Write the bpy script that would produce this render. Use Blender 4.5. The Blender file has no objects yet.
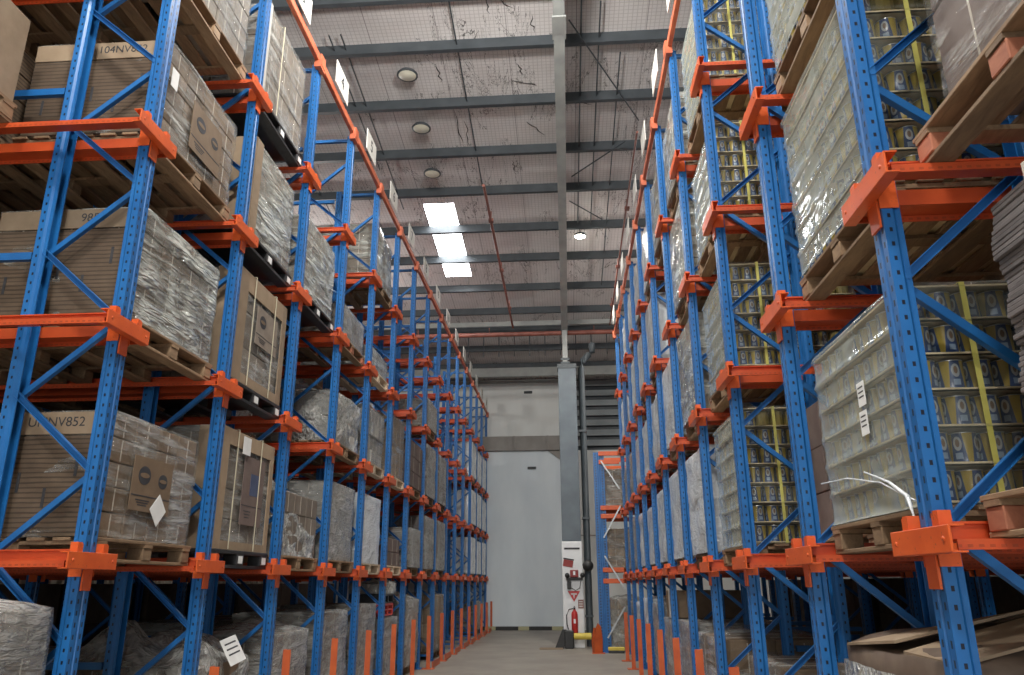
import bpy, math, random
from mathutils import Vector, Matrix
from mathutils import noise as mn
R = random.Random(7)
sc = bpy.context.scene
COL = sc.collection
PI = math.pi

# ------------------------------------------------------------------ materials
def new_mat(name):
    m = bpy.data.materials.new(name); m.use_nodes = True
    nt = m.node_tree
    return m, nt, nt.nodes['Principled BSDF']
def N(nt, typ, **kw):
    n = nt.nodes.new(typ)
    for k, v in kw.items():
        if k in n.inputs: n.inputs[k].default_value = v
        else: setattr(n, k, v)
    return n
def L(nt, a, b): nt.links.new(a, b)
def math_n(nt, op, a, b=None):
    n = nt.nodes.new('ShaderNodeMath'); n.operation = op
    for i, v in enumerate((a, b)):
        if v is None: continue
        if isinstance(v, (int, float)): n.inputs[i].default_value = v
        else: nt.links.new(v, n.inputs[i])
    return n.outputs[0]
def ramp(nt, fac, stops, interp='LINEAR'):
    n = nt.nodes.new('ShaderNodeValToRGB'); n.color_ramp.interpolation = interp
    els = n.color_ramp.elements
    while len(els) < len(stops): els.new(0.5)
    for e, (p, c) in zip(els, stops): e.position = p; e.color = tuple(c) + (1,) if len(c) == 3 else c
    L(nt, fac, n.inputs[0]); return n.outputs[0]
def coords(nt, kind='Object', scale=(1, 1, 1), rot=(0, 0, 0)):
    tc = nt.nodes.new('ShaderNodeTexCoord'); mp = nt.nodes.new('ShaderNodeMapping')
    mp.inputs['Scale'].default_value = scale; mp.inputs['Rotation'].default_value = rot
    L(nt, tc.outputs[kind], mp.inputs['Vector']); return mp.outputs[0]
def world_pos(nt, scale=(1, 1, 1)):
    g = nt.nodes.new('ShaderNodeNewGeometry'); mp = nt.nodes.new('ShaderNodeMapping')
    mp.inputs['Scale'].default_value = scale; L(nt, g.outputs['Position'], mp.inputs['Vector']); return mp.outputs[0]
def noise_f(nt, vec, scale, detail=4, rough=0.55, dist=0):
    n = N(nt, 'ShaderNodeTexNoise'); n.inputs['Scale'].default_value = scale; n.inputs['Detail'].default_value = detail
    n.inputs['Roughness'].default_value = rough; n.inputs['Distortion'].default_value = dist
    L(nt, vec, n.inputs['Vector']); return n.outputs['Fac']
def bump(nt, b, h, strength=.3, dist=.01):
    n = nt.nodes.new('ShaderNodeBump'); n.inputs['Strength'].default_value = strength; n.inputs['Distance'].default_value = dist
    L(nt, h, n.inputs['Height']); L(nt, n.outputs[0], b.inputs['Normal'])
def mixc(nt, fac, a, b):
    n = nt.nodes.new('ShaderNodeMix'); n.data_type = 'RGBA'
    if isinstance(fac, (int, float)): n.inputs[0].default_value = fac
    else: L(nt, fac, n.inputs[0])
    for i, v in ((6, a), (7, b)):
        if isinstance(v, tuple): n.inputs[i].default_value = v + (1,)
        else: L(nt, v, n.inputs[i])
    return n.outputs[2]
def mottled(name, c1, c2, scale=6, rough=.6, metal=0, vec='world', vscale=(1, 1, 1), bmp=0, spec=.5, detail=5):
    m, nt, b = new_mat(name)
    v = world_pos(nt, vscale) if vec == 'world' else coords(nt, 'Object', vscale)
    f = noise_f(nt, v, scale, detail)
    L(nt, ramp(nt, f, [(.3, c1), (.7, c2)]), b.inputs['Base Color'])
    b.inputs['Roughness'].default_value = rough; b.inputs['Metallic'].default_value = metal
    b.inputs['Specular IOR Level'].default_value = spec
    if bmp: bump(nt, b, f, bmp)
    return m

M = {}
# blue paint with punched slots: UV carries (position across the face, height)
m, nt, b = new_mat('blue_punched_steel')
tc = nt.nodes.new('ShaderNodeUVMap'); sx = nt.nodes.new('ShaderNodeSeparateXYZ'); L(nt, tc.outputs[0], sx.inputs[0])
u, v = sx.outputs[0], sx.outputs[1]
d1 = math_n(nt, 'ABSOLUTE', math_n(nt, 'SUBTRACT', math_n(nt, 'ABSOLUTE', u), .033))
c1 = math_n(nt, 'LESS_THAN', d1, .0065)
r1 = math_n(nt, 'LESS_THAN', math_n(nt, 'FRACT', math_n(nt, 'DIVIDE', v, .062)), .42)
d2 = math_n(nt, 'ABSOLUTE', math_n(nt, 'SUBTRACT', u, 10.045))
c2 = math_n(nt, 'LESS_THAN', d2, .006)
r2 = math_n(nt, 'LESS_THAN', math_n(nt, 'FRACT', math_n(nt, 'DIVIDE', v, .062)), .3)
hole = math_n(nt, 'MAXIMUM', math_n(nt, 'MULTIPLY', c1, r1), math_n(nt, 'MULTIPLY', c2, r2))
f = noise_f(nt, world_pos(nt), 5, 4)
L(nt, mixc(nt, hole, ramp(nt, f, [(.3, (.010, .108, .33)), (.75, (.016, .15, .42))]), (.003, .008, .025)), b.inputs['Base Color'])
b.inputs['Roughness'].default_value = .38
bump(nt, b, math_n(nt, 'SUBTRACT', 1.0, hole), .6, .004)
M['blue_punched'] = m
M['blue'] = mottled('blue_painted_steel', (.010, .105, .32), (.016, .145, .41), 5, .4)
m, nt, b = new_mat('orange_painted_steel')
f = noise_f(nt, world_pos(nt), 7, 5); f2 = noise_f(nt, world_pos(nt, (1, 1, 1)), 45, 3)
L(nt, mixc(nt, math_n(nt, 'MULTIPLY', math_n(nt, 'GREATER_THAN', f2, .68), .6), ramp(nt, f, [(.3, (.60, .085, .015)), (.75, (.74, .13, .024))]), (.22, .06, .03)), b.inputs['Base Color'])
b.inputs['Roughness'].default_value = .42
M['orange'] = m
# rail steel: row of punched holes near lower edge via object coords
m, nt, b = new_mat('orange_punched_rail')
f = noise_f(nt, world_pos(nt), 6, 5)
oc = coords(nt); s3 = nt.nodes.new('ShaderNodeSeparateXYZ'); L(nt, oc, s3.inputs[0])
hz = math_n(nt, 'LESS_THAN', math_n(nt, 'ABSOLUTE', math_n(nt, 'SUBTRACT', s3.outputs[2], -.014)), .005)
hx = math_n(nt, 'LESS_THAN', math_n(nt, 'FRACT', math_n(nt, 'DIVIDE', s3.outputs[0], .035)), .5)
L(nt, mixc(nt, math_n(nt, 'MULTIPLY', hz, hx), ramp(nt, f, [(.3, (.44, .052, .012)), (.75, (.58, .085, .018))]), (.35, .05, .012)), b.inputs['Base Color'])
b.inputs['Roughness'].default_value = .45
M['rail'] = m
M['top_orange'] = mottled('faded_red_orange_beam', (.42, .09, .04), (.62, .17, .08), 4, .5)
M['guard'] = mottled('orange_guard_paint', (.46, .075, .018), (.62, .12, .025), 6, .5)
M['pipe'] = mottled('red_brown_pipe', (.16, .05, .035), (.30, .10, .07), 5, .5)
M['steel'] = mottled('galvanised_steel', (.32, .34, .35), (.50, .52, .53), 9, .4, .6)
M['purlin'] = mottled('purlin_grey', (.035, .043, .05), (.06, .07, .078), 3, .5, .0)
M['rafter'] = mottled('rafter_grey', (.26, .27, .26), (.36, .37, .35), 3, .55)
M['dark'] = mottled('dark_crack', (.02, .018, .016), (.05, .045, .04), 9, .9)
def wood(name, a, b_, sc_=(1.5, 1.5, 1.5)):
    m, nt, b = new_mat(name)
    v = coords(nt, 'Object', (9, 1.6, 9)); f = noise_f(nt, v, 3.2, 6, .6, .8)
    oi = nt.nodes.new('ShaderNodeObjectInfo')
    col = ramp(nt, f, [(.25, a), (.75, b_)])
    h = nt.nodes.new('ShaderNodeHueSaturation'); L(nt, col, h.inputs['Color'])
    L(nt, math_n(nt, 'ADD', math_n(nt, 'MULTIPLY', oi.outputs['Random'], .5), .75), h.inputs['Value'])
    L(nt, h.outputs[0], b.inputs['Base Color']); b.inputs['Roughness'].default_value = .75; bump(nt, b, f, .2)
    return m
M['wood'] = wood('pallet_wood', (.15, .09, .048), (.32, .21, .12))
M['wood_pale'] = wood('pale_pallet_wood', (.46, .35, .24), (.66, .54, .40))
M['wood_red'] = wood('red_block_wood', (.30, .10, .055), (.45, .17, .09))
M['plastic_black'] = mottled('black_plastic', (.012, .012, .013), (.03, .03, .032), 10, .45)
def carton(name, a, b_, stripes=0, rough=.7):
    m, nt, b = new_mat(name)
    oi = nt.nodes.new('ShaderNodeObjectInfo')
    v = coords(nt, 'Object', (1, 1, 1)); f = noise_f(nt, world_pos(nt), 9, 5, .6)
    col = ramp(nt, f, [(.25, a), (.78, b_)])
    h = nt.nodes.new('ShaderNodeHueSaturation'); L(nt, col, h.inputs['Color'])
    L(nt, math_n(nt, 'ADD', math_n(nt, 'MULTIPLY', oi.outputs['Random'], .28), .48), h.inputs['Value'])
    out = h.outputs[0]
    if stripes:
        s3 = nt.nodes.new('ShaderNodeSeparateXYZ'); L(nt, world_pos(nt), s3.inputs[0])
        wob = noise_f(nt, world_pos(nt, (1, 1, 8)), 3, 2)
        st = math_n(nt, 'LESS_THAN', math_n(nt, 'FRACT', math_n(nt, 'ADD', math_n(nt, 'MULTIPLY', s3.outputs[2], stripes), math_n(nt, 'MULTIPLY', wob, .5))), .32)
        out = mixc(nt, math_n(nt, 'MULTIPLY', st, .75), out, tuple(k * .28 for k in a))
        bump(nt, b, st, .5, .006)
    L(nt, out, b.inputs['Base Color']); b.inputs['Roughness'].default_value = rough
    return m
M['kraft'] = carton('kraft_carton', (.25, .165, .10), (.36, .25, .155))
M['kraft_flat'] = carton('stacked_flat_cardboard', (.15, .098, .06), (.235, .16, .10), stripes=34)
M['kraft_light'] = carton('pale_kraft_carton', (.40, .285, .18), (.53, .395, .26))
M['kraft_grey'] = carton('grey_brown_carton', (.25, .20, .155), (.37, .31, .25))
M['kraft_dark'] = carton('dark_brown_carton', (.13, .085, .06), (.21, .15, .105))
M['kraft_purple'] = carton('mauve_brown_carton', (.20, .14, .12), (.29, .215, .185))
M['white_carton'] = carton('off_white_carton', (.52, .50, .46), (.68, .66, .61))
M['grey_sheet'] = carton('grey_corrugated_sheet', (.17, .15, .145), (.30, .27, .26))
M['tape'] = mottled('pale_packing_tape', (.50, .44, .36), (.66, .60, .52), 12, .3)
M['paper'] = mottled('white_paper', (.72, .72, .70), (.82, .82, .80), 8, .7)
M['ink'] = mottled('dark_ink', (.025, .025, .03), (.05, .05, .055), 8, .7)
M['navy'] = mottled('navy_print', (.05, .07, .13), (.08, .10, .18), 8, .6)
M['strap'] = mottled('cream_strap', (.55, .50, .36), (.70, .65, .48), 8, .5)
M['yellow_strap'] = mottled('yellow_green_strap', (.50, .46, .10), (.62, .57, .16), 8, .5)
M['tray'] = mottled('pale_tray_board', (.50, .40, .24), (.66, .55, .36), 9, .7)
M['red'] = mottled('red_paint', (.42, .02, .02), (.55, .035, .03), 6, .4)
M['dark_red'] = mottled('dark_red_print', (.20, .015, .015), (.28, .025, .02), 6, .5)
M['red_plastic'] = mottled('red_plastic', (.50, .04, .03), (.66, .07, .05), 6, .4)
M['yellow'] = mottled('yellow_paint', (.62, .47, .06), (.75, .58, .10), 6, .5)
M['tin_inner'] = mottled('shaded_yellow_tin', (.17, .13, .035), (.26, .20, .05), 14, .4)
M['black_paint'] = mottled('black_paint', (.012, .012, .012), (.03, .03, .03), 6, .5)
M['white_paint'] = mottled('white_paint', (.68, .69, .70), (.80, .81, .81), 3, .55)
M['sign'] = mottled('cream_sign_board', (.60, .58, .53), (.72, .70, .65), 6, .6)
M['column'] = mottled('blue_grey_column_paint', (.08, .10, .12), (.12, .148, .168), 2.5, .5)
M['column_dark'] = mottled('dark_grey_pipe', (.035, .045, .052), (.06, .072, .08), 2.5, .5)
# tin can: yellow wrap with a blue and white patch, metal rims
m, nt, b = new_mat('printed_yellow_tin')
oc = coords(nt); s3 = nt.nodes.new('ShaderNodeSeparateXYZ'); L(nt, oc, s3.inputs[0])
ang = math_n(nt, 'ARCTAN2', s3.outputs[1], s3.outputs[0]); z = s3.outputs[2]
a3 = math_n(nt, 'MULTIPLY', math_n(nt, 'ABSOLUTE', ang), 1.0)
aw = math_n(nt, 'ABSOLUTE', math_n(nt, 'WRAP', math_n(nt, 'MULTIPLY', ang, 1.0), PI / 2))
aw = math_n(nt, 'ABSOLUTE', math_n(nt, 'SUBTRACT', math_n(nt, 'FRACT', math_n(nt, 'ADD', math_n(nt, 'DIVIDE', ang, PI / 2), 4.5)), .5))   # 0 at 0, 90, 180, 270 deg
blue = math_n(nt, 'LESS_THAN', math_n(nt, 'ADD', math_n(nt, 'MULTIPLY', aw, 1.0), math_n(nt, 'MULTIPLY', z, 1.3)), .40)
dz = math_n(nt, 'DIVIDE', math_n(nt, 'SUBTRACT', z, .082), .028); da = math_n(nt, 'DIVIDE', aw, .2)
ov = math_n(nt, 'LESS_THAN', math_n(nt, 'ADD', math_n(nt, 'MULTIPLY', dz, dz), math_n(nt, 'MULTIPLY', da, da)), 1.0)
dz2 = math_n(nt, 'DIVIDE', math_n(nt, 'SUBTRACT', z, .034), .012); da2 = math_n(nt, 'DIVIDE', aw, .17)
ov2 = math_n(nt, 'LESS_THAN', math_n(nt, 'MAXIMUM', math_n(nt, 'ABSOLUTE', dz2), math_n(nt, 'ABSOLUTE', da2)), 1.0)
dz3 = math_n(nt, 'DIVIDE', math_n(nt, 'SUBTRACT', z, .084), .016); da3 = math_n(nt, 'DIVIDE', aw, .10)
ov3 = math_n(nt, 'LESS_THAN', math_n(nt, 'ADD', math_n(nt, 'MULTIPLY', dz3, dz3), math_n(nt, 'MULTIPLY', da3, da3)), 1.0)
c = mixc(nt, blue, (.31, .225, .035), (.025, .05, .13))
c = mixc(nt, ov, c, (.30, .31, .31)); c = mixc(nt, ov3, c, (.15, .095, .06)); c = mixc(nt, ov2, c, (.20, .26, .34))
rim = math_n(nt, 'MAXIMUM', math_n(nt, 'GREATER_THAN', z, .122), math_n(nt, 'LESS_THAN', z, .006))
c = mixc(nt, rim, c, (.55, .55, .52))
L(nt, c, b.inputs['Base Color']); L(nt, math_n(nt, 'MULTIPLY', rim, .8), b.inputs['Metallic']); b.inputs['Roughness'].default_value = .32
M['tin'] = m
# stretch film
def film_mat(name, tint, lo, hi, graze, vs=(1.2, 1.2, 7), scale=3, rough=.12, bs=.5, rot=(0.10, 0.08, 0), fine=.35, dist=.04, band=(.38, .66)):
    """thin plastic film: clear when seen square on, milky and shiny at a slant, with drawn wrinkles and painted highlight streaks"""
    m, nt, b = new_mat(name)
    out = nt.nodes['Material Output']
    g = nt.nodes.new('ShaderNodeNewGeometry'); mp = nt.nodes.new('ShaderNodeMapping')
    mp.inputs['Scale'].default_value = vs; mp.inputs['Rotation'].default_value = rot
    L(nt, g.outputs['Position'], mp.inputs['Vector'])
    f = noise_f(nt, mp.outputs[0], scale, 3, .5, .9)
    f2 = noise_f(nt, g.outputs['Position'], 2.2, 3, .55, .6)
    f3 = noise_f(nt, mp.outputs[0], scale * 3.1, 2, .5, 1.8)
    h = math_n(nt, 'ADD', math_n(nt, 'ADD', f, math_n(nt, 'MULTIPLY', f3, fine)), math_n(nt, 'MULTIPLY', f2, .8))
    b.inputs['Base Color'].default_value = tint + (1,); b.inputs['Roughness'].default_value = rough
    b.inputs['Specular IOR Level'].default_value = 1.0; b.inputs['IOR'].default_value = 1.6
    bn = nt.nodes.new('ShaderNodeBump'); bn.inputs['Strength'].default_value = bs; bn.inputs['Distance'].default_value = dist
    L(nt, h, bn.inputs['Height']); L(nt, bn.outputs[0], b.inputs['Normal'])
    tr = nt.nodes.new('ShaderNodeBsdfTransparent'); tr.inputs[0].default_value = (.96, .965, .96, 1)
    lw = nt.nodes.new('ShaderNodeLayerWeight'); lw.inputs['Blend'].default_value = .5
    gz = nt.nodes.new('ShaderNodeMapRange'); gz.interpolation_type = 'SMOOTHSTEP'
    gz.inputs['From Min'].default_value = .25; gz.inputs['From Max'].default_value = .85; gz.inputs['To Max'].default_value = graze
    L(nt, lw.outputs['Facing'], gz.inputs['Value'])
    mr = nt.nodes.new('ShaderNodeMapRange'); mr.inputs['From Min'].default_value = band[0]; mr.inputs['From Max'].default_value = band[1]  # pale noise streaks painted as highlights on the film
    mr.inputs['To Min'].default_value = lo; mr.inputs['To Max'].default_value = hi
    L(nt, math_n(nt, 'ADD', math_n(nt, 'MULTIPLY', f, .5), math_n(nt, 'MULTIPLY', f2, .5)), mr.inputs['Value'])
    fac = math_n(nt, 'MINIMUM', math_n(nt, 'ADD', mr.outputs[0], gz.outputs[0]), .96)
    mx = nt.nodes.new('ShaderNodeMixShader'); L(nt, fac, mx.inputs[0]); L(nt, tr.outputs[0], mx.inputs[1]); L(nt, b.outputs[0], mx.inputs[2])
    L(nt, mx.outputs[0], out.inputs['Surface'])
    return m
M['film_clear'] = film_mat('clear_stretch_film', (.66, .66, .62), .0, .68, .16, (.8, .8, 8), 2.4, .10, 1.0, fine=.5, dist=.09, band=(.46, .66))
M['film_can'] = film_mat('glossy_film_over_tins', (.50, .54, .48), .0, .20, .52, (1.2, 1.2, 1.6), 2.2, .08, .30, fine=.12)
M['film_silver'] = film_mat('silvery_stretch_film', (.68, .70, .64), .06, .85, .26, (.8, .8, 5), 1.7, .07, 1.0, fine=.42, dist=.16, band=(.42, .62))
M['film_white'] = film_mat('white_stretch_film', (.80, .83, .85), .55, .92, .25, (1.0, 1.0, 3), 1.8, .12, .7)
M['film_grey'] = film_mat('grey_stretch_film', (.55, .545, .51), .12, .72, .30, (1.0, 1.0, 5), 2.4, .12, 1.0, fine=.5, dist=.09)
M['film_bag'] = film_mat('crumpled_film', (.58, .58, .54), .12, .80, .35, (1.6, 1.6, 1.6), 2.4, .10, 1.0, fine=.5, dist=.14)

# structural surfaces
m, nt, b = new_mat('grey_brown_concrete_floor')
v = world_pos(nt); f = noise_f(nt, v, 1.2, 7, .65); f2 = noise_f(nt, v, 9, 5)
c = mixc(nt, math_n(nt, 'MULTIPLY', f2, .35), ramp(nt, f, [(.3, (.22, .195, .165)), (.7, (.34, .305, .26))]), (.36, .33, .29))
st = noise_f(nt, v, 2.3, 4, .7, 1.0)
c = mixc(nt, math_n(nt, 'MULTIPLY', math_n(nt, 'GREATER_THAN', st, .66), .5), c, (.30, .29, .27))
L(nt, c, b.inputs['Base Color']); b.inputs['Roughness'].default_value = .55; bump(nt, b, f2, .12)
M['floor'] = m
# roof insulation: foil under square wire mesh with tears
m, nt, b = new_mat('foil_insulation_under_wire_mesh')
v = world_pos(nt); s3 = nt.nodes.new('ShaderNodeSeparateXYZ'); L(nt, v, s3.inputs[0])
gx = math_n(nt, 'LESS_THAN', math_n(nt, 'FRACT', math_n(nt, 'DIVIDE', s3.outputs[0], .075)), .16)
gy = math_n(nt, 'LESS_THAN', math_n(nt, 'FRACT', math_n(nt, 'DIVIDE', s3.outputs[1], .075)), .16)
grid = math_n(nt, 'MAXIMUM', gx, gy)
f = noise_f(nt, v, .8, 5, .6); f2 = noise_f(nt, world_pos(nt, (6, 1, 1)), 1.6, 5, .6)
c = ramp(nt, f, [(.3, (.60, .565, .55)), (.7, (.74, .71, .695))])
c = mixc(nt, math_n(nt, 'MULTIPLY', grid, .34), c, (.22, .18, .17))
wv = noise_f(nt, world_pos(nt, (1, .22, 1)), 2.2, 6, .7, .6)
crack = math_n(nt, 'LESS_THAN', math_n(nt, 'ABSOLUTE', math_n(nt, 'SUBTRACT', wv, .5)), .006)
msk = math_n(nt, 'GREATER_THAN', noise_f(nt, v, .55, 2), .50)
c = mixc(nt, math_n(nt, 'MULTIPLY', math_n(nt, 'MULTIPLY', crack, msk), .8), c, (.05, .045, .04))
seam = math_n(nt, 'LESS_THAN', math_n(nt, 'FRACT', math_n(nt, 'DIVIDE', math_n(nt, 'ADD', s3.outputs[0], 20.33), 1.15)), .012)
c = mixc(nt, math_n(nt, 'MULTIPLY', seam, .6), c, (.12, .10, .10))
L(nt, c, b.inputs['Base Color']); b.inputs['Roughness'].default_value = .6; b.inputs['Metallic'].default_value = .0; b.inputs['Specular IOR Level'].default_value = .25
bump(nt, b, f2, .25, .03)
M['roof'] = m
m, nt, b = new_mat('corrugated_cladding')
v = world_pos(nt); s3 = nt.nodes.new('ShaderNodeSeparateXYZ'); L(nt, v, s3.inputs[0])
st = math_n(nt, 'SINE', math_n(nt, 'MULTIPLY', s3.outputs[1], 2 * PI / .34))
f = noise_f(nt, v, 2, 4)
L(nt, ramp(nt, f, [(.3, (.30, .27, .21)), (.7, (.40, .36, .29))]), b.inputs['Base Color'])
bump(nt, b, st, 1.0, .06); b.inputs['Roughness'].default_value = .5
M['cladding'] = m
M['cladding_shaded'] = mottled('shaded_grey_cladding', (.10, .10, .095), (.15, .15, .14), 2, .7)  # cladding colour darkened to stand for shade behind the right rack
M['wall_blue'] = mottled('pale_blue_wall_panel', (.62, .68, .72), (.72, .775, .80), 1.3, .6, vscale=(1, 1, .35))
M['wall_white'] = mottled('off_white_wall', (.66, .67, .65), (.76, .77, .74), 1.2, .65, vscale=(1.5, 1, .4))
M['ledge'] = mottled('grey_brown_ledge', (.24, .22, .20), (.32, .30, .275), 2, .7)
M['louvre'] = mottled('grey_louvre', (.30, .33, .34), (.40, .43, .44), 2, .5)
m, nt, b = new_mat('striped_kerb_paint')
s3 = nt.nodes.new('ShaderNodeSeparateXYZ'); L(nt, world_pos(nt), s3.inputs[0])
sfac = math_n(nt, 'LESS_THAN', math_n(nt, 'FRACT', math_n(nt, 'DIVIDE', math_n(nt, 'ADD', s3.outputs[0], 10.1), 1.1)), .68)
L(nt, mixc(nt, sfac, (.40, .38, .22), (.02, .02, .02)), b.inputs['Base Color']); b.inputs['Roughness'].default_value = .6
M['kerb'] = m
def emit(name, col, s):
    m, nt, b = new_mat(name); b.inputs['Base Color'].default_value = (.8, .8, .8, 1)
    b.inputs['Emission Color'].default_value = col + (1,); b.inputs['Emission Strength'].default_value = s; return m
M['skylight'] = emit('translucent_roof_sheet', (.95, .98, 1.0), 20)
M['lamp_on'] = emit('lit_lamp_lens', (1.0, .95, .80), 26)
M['lamp_off'] = mottled('cream_lamp_lens', (.62, .60, .48), (.74, .72, .60), 9, .35)

# ------------------------------------------------------------------ mesh builder
class MB:
    def __init__(s): s.v = []; s.f = []; s.mi = []; s.uv = []; s.smooth = []
    def add(s, vs, fs, mi=0, uvs=None, smooth=False):
        o = len(s.v); s.v += [tuple(p) for p in vs]
        for k, f in enumerate(fs):
            s.f.append(tuple(i + o for i in f)); s.mi.append(mi); s.uv.append(uvs[k] if uvs else None); s.smooth.append(smooth)
    def box(s, c, d, mi=0, rot=None, bev=0):
        x, y, z = (k / 2 for k in d)
        if bev:
            q = min(bev, x * .8, y * .8, z * .8); pts = []; fs = []
            sg = [(-1, -1), (1, -1), (1, 1), (-1, 1)]
            rings = [(-z, q), (-z + q, 0), (z - q, 0), (z, q)]
            for zz, ins in rings:
                for a, b_ in sg:
                    pts += [(a * (x - ins) - (0 if ins else 0), b_ * (y - q - (ins if ins else 0) * 0), zz), (a * (x - q), b_ * (y - ins), zz)] if a * b_ < 0 else [(a * (x - q), b_ * (y - ins), zz), (a * (x - ins), b_ * (y - q), zz)]
            # order each ring counter-clockwise
            ordered = []
            for r in range(4):
                ring = pts[r * 8:(r + 1) * 8]; ring.sort(key=lambda p: math.atan2(p[1] / y, p[0] / x)); ordered += ring
            pts = ordered
            for r in range(3):
                for k in range(8): fs.append((r * 8 + k, r * 8 + (k + 1) % 8, (r + 1) * 8 + (k + 1) % 8, (r + 1) * 8 + k))
            fs.append(tuple(range(7, -1, -1))); fs.append(tuple(range(24, 32)))
        else:
            pts = [(-x, -y, -z), (x, -y, -z), (x, y, -z), (-x, y, -z), (-x, -y, z), (x, -y, z), (x, y, z), (-x, y, z)]
            fs = [(3, 2, 1, 0), (4, 5, 6, 7), (0, 1, 5, 4), (1, 2, 6, 5), (2, 3, 7, 6), (3, 0, 4, 7)]
        V = [Vector(p) for p in pts]
        if rot is not None: V = [rot @ p for p in V]
        s.add([p + Vector(c) for p in V], fs, mi); return s
    def bar(s, p, q, w, h=None, mi=0, up=(0, 0, 1)):
        p, q = Vector(p), Vector(q); h = h or w; d = q - p; ln = d.length; d.normalize()
        u = Vector(up)
        if abs(d.dot(u)) > .98: u = Vector((1, 0, 0))
        a = d.cross(u).normalized(); b_ = a.cross(d).normalized()
        rot = Matrix((a, d, b_)).transposed()
        return s.box((p + q) / 2, (w, ln, h), mi, rot)
    def tube(s, pts, r, n=8, mi=0, cap=True):
        pts = [Vector(p) for p in pts]; o = []; fs = []
        for i, p in enumerate(pts):
            d = (pts[min(i + 1, len(pts) - 1)] - pts[max(i - 1, 0)]).normalized()
            u = Vector((0, 0, 1)) if abs(d.z) < .95 else Vector((1, 0, 0))
            a = d.cross(u).normalized(); b_ = a.cross(d)
            rr = r[i] if isinstance(r, (list, tuple)) else r
            for k in range(n): o.append(p + a * rr * math.cos(2 * PI * k / n) + b_ * rr * math.sin(2 * PI * k / n))
        for i in range(len(pts) - 1):
            for k in range(n): fs.append((i * n + k, i * n + (k + 1) % n, (i + 1) * n + (k + 1) % n, (i + 1) * n + k))
        s.add(o, fs, mi, smooth=True)
        if cap: s.add(o[:n], [tuple(range(n - 1, -1, -1))], mi); s.add(o[-n:], [tuple(range(n))], mi)
        return s
    def lathe(s, prof, n=16, c=(0, 0, 0), mi=0, axis='z'):
        o = []; fs = []
        for r, z in prof:
            for k in range(n):
                a = 2 * PI * k / n; p = (r * math.cos(a), r * math.sin(a), z)
                if axis == 'y': p = (p[0], p[2], p[1])
                if axis == 'x': p = (p[2], p[0], p[1])
                o.append((p[0] + c[0], p[1] + c[1], p[2] + c[2]))
        for i in range(len(prof) - 1):
            for k in range(n): fs.append((i * n + k, i * n + (k + 1) % n, (i + 1) * n + (k + 1) % n, (i + 1) * n + k))
        s.add(o, fs, mi, smooth=True); return s
    def prism(s, poly, axis, a, b_, mi=0):
        """poly: 2-D points; axis: extrusion axis letter, from a to b_"""
        def P3(p, t): return {'x': (t, p[0], p[1]), 'y': (p[0], t, p[1]), 'z': (p[0], p[1], t)}[axis]
        n = len(poly); V = [P3(p, a) for p in poly] + [P3(p, b_) for p in poly]
        fs = [(k, (k + 1) % n, n + (k + 1) % n, n + k) for k in range(n)] + [tuple(range(n - 1, -1, -1)), tuple(range(n, 2 * n))]
        s.add(V, fs, mi); return s
    def mesh(s, name, mats):
        me = bpy.data.meshes.new(name); me.from_pydata(s.v, [], s.f)
        for m in (mats if isinstance(mats, (list, tuple)) else [mats]): me.materials.append(M[m] if isinstance(m, str) else m)
        for p, mi, sm in zip(me.polygons, s.mi, s.smooth): p.material_index = mi; p.use_smooth = sm
        if any(u for u in s.uv):
            ul = me.uv_layers.new(name='UVMap')
            for p, u in zip(me.polygons, s.uv):
                for k, li in enumerate(p.loop_indices): ul.data[li].uv = u[k] if u else (5, 0)
        me.update()
        import bmesh
        bm = bmesh.new(); bm.from_mesh(me); bmesh.ops.recalc_face_normals(bm, faces=bm.faces); bm.to_mesh(me); bm.free()
        return me
    def build(s, name, mats, parent=None, loc=(0, 0, 0)): return place(name, s.mesh(name, mats), parent, loc)
def place(name, me, parent=None, loc=(0, 0, 0), rot=None):
    o = bpy.data.objects.new(name, me); COL.objects.link(o); o.location = loc
    if rot: o.rotation_euler = rot
    if parent: o.parent = parent
    return o
def thing(name, label, cat, loc, group=None, rot=None):
    o = bpy.data.objects.new(name, None); COL.objects.link(o); o.location = loc; o.empty_display_size = .1
    if rot: o.rotation_euler = rot
    tag(o, label, cat, group); return o
def tag(o, label, cat, group=None):
    o['label'] = label; o['category'] = cat
    if group: o['group'] = group
    return o
def struct(o): o['kind'] = 'structure'; return o
def text_mesh(txt, size, mat, ext=.001):
    cu = bpy.data.curves.new('lettering', 'FONT'); cu.body = txt; cu.size = size; cu.extrude = ext; cu.align_x = 'CENTER'; cu.align_y = 'CENTER'
    ob = bpy.data.objects.new('lettering', cu); COL.objects.link(ob)
    bpy.context.view_layer.update()
    me = bpy.data.meshes.new_from_object(ob.evaluated_get(bpy.context.evaluated_depsgraph_get()))
    bpy.data.objects.remove(ob); bpy.data.curves.remove(cu)
    me.materials.clear(); me.materials.append(M[mat]); return me

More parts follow.
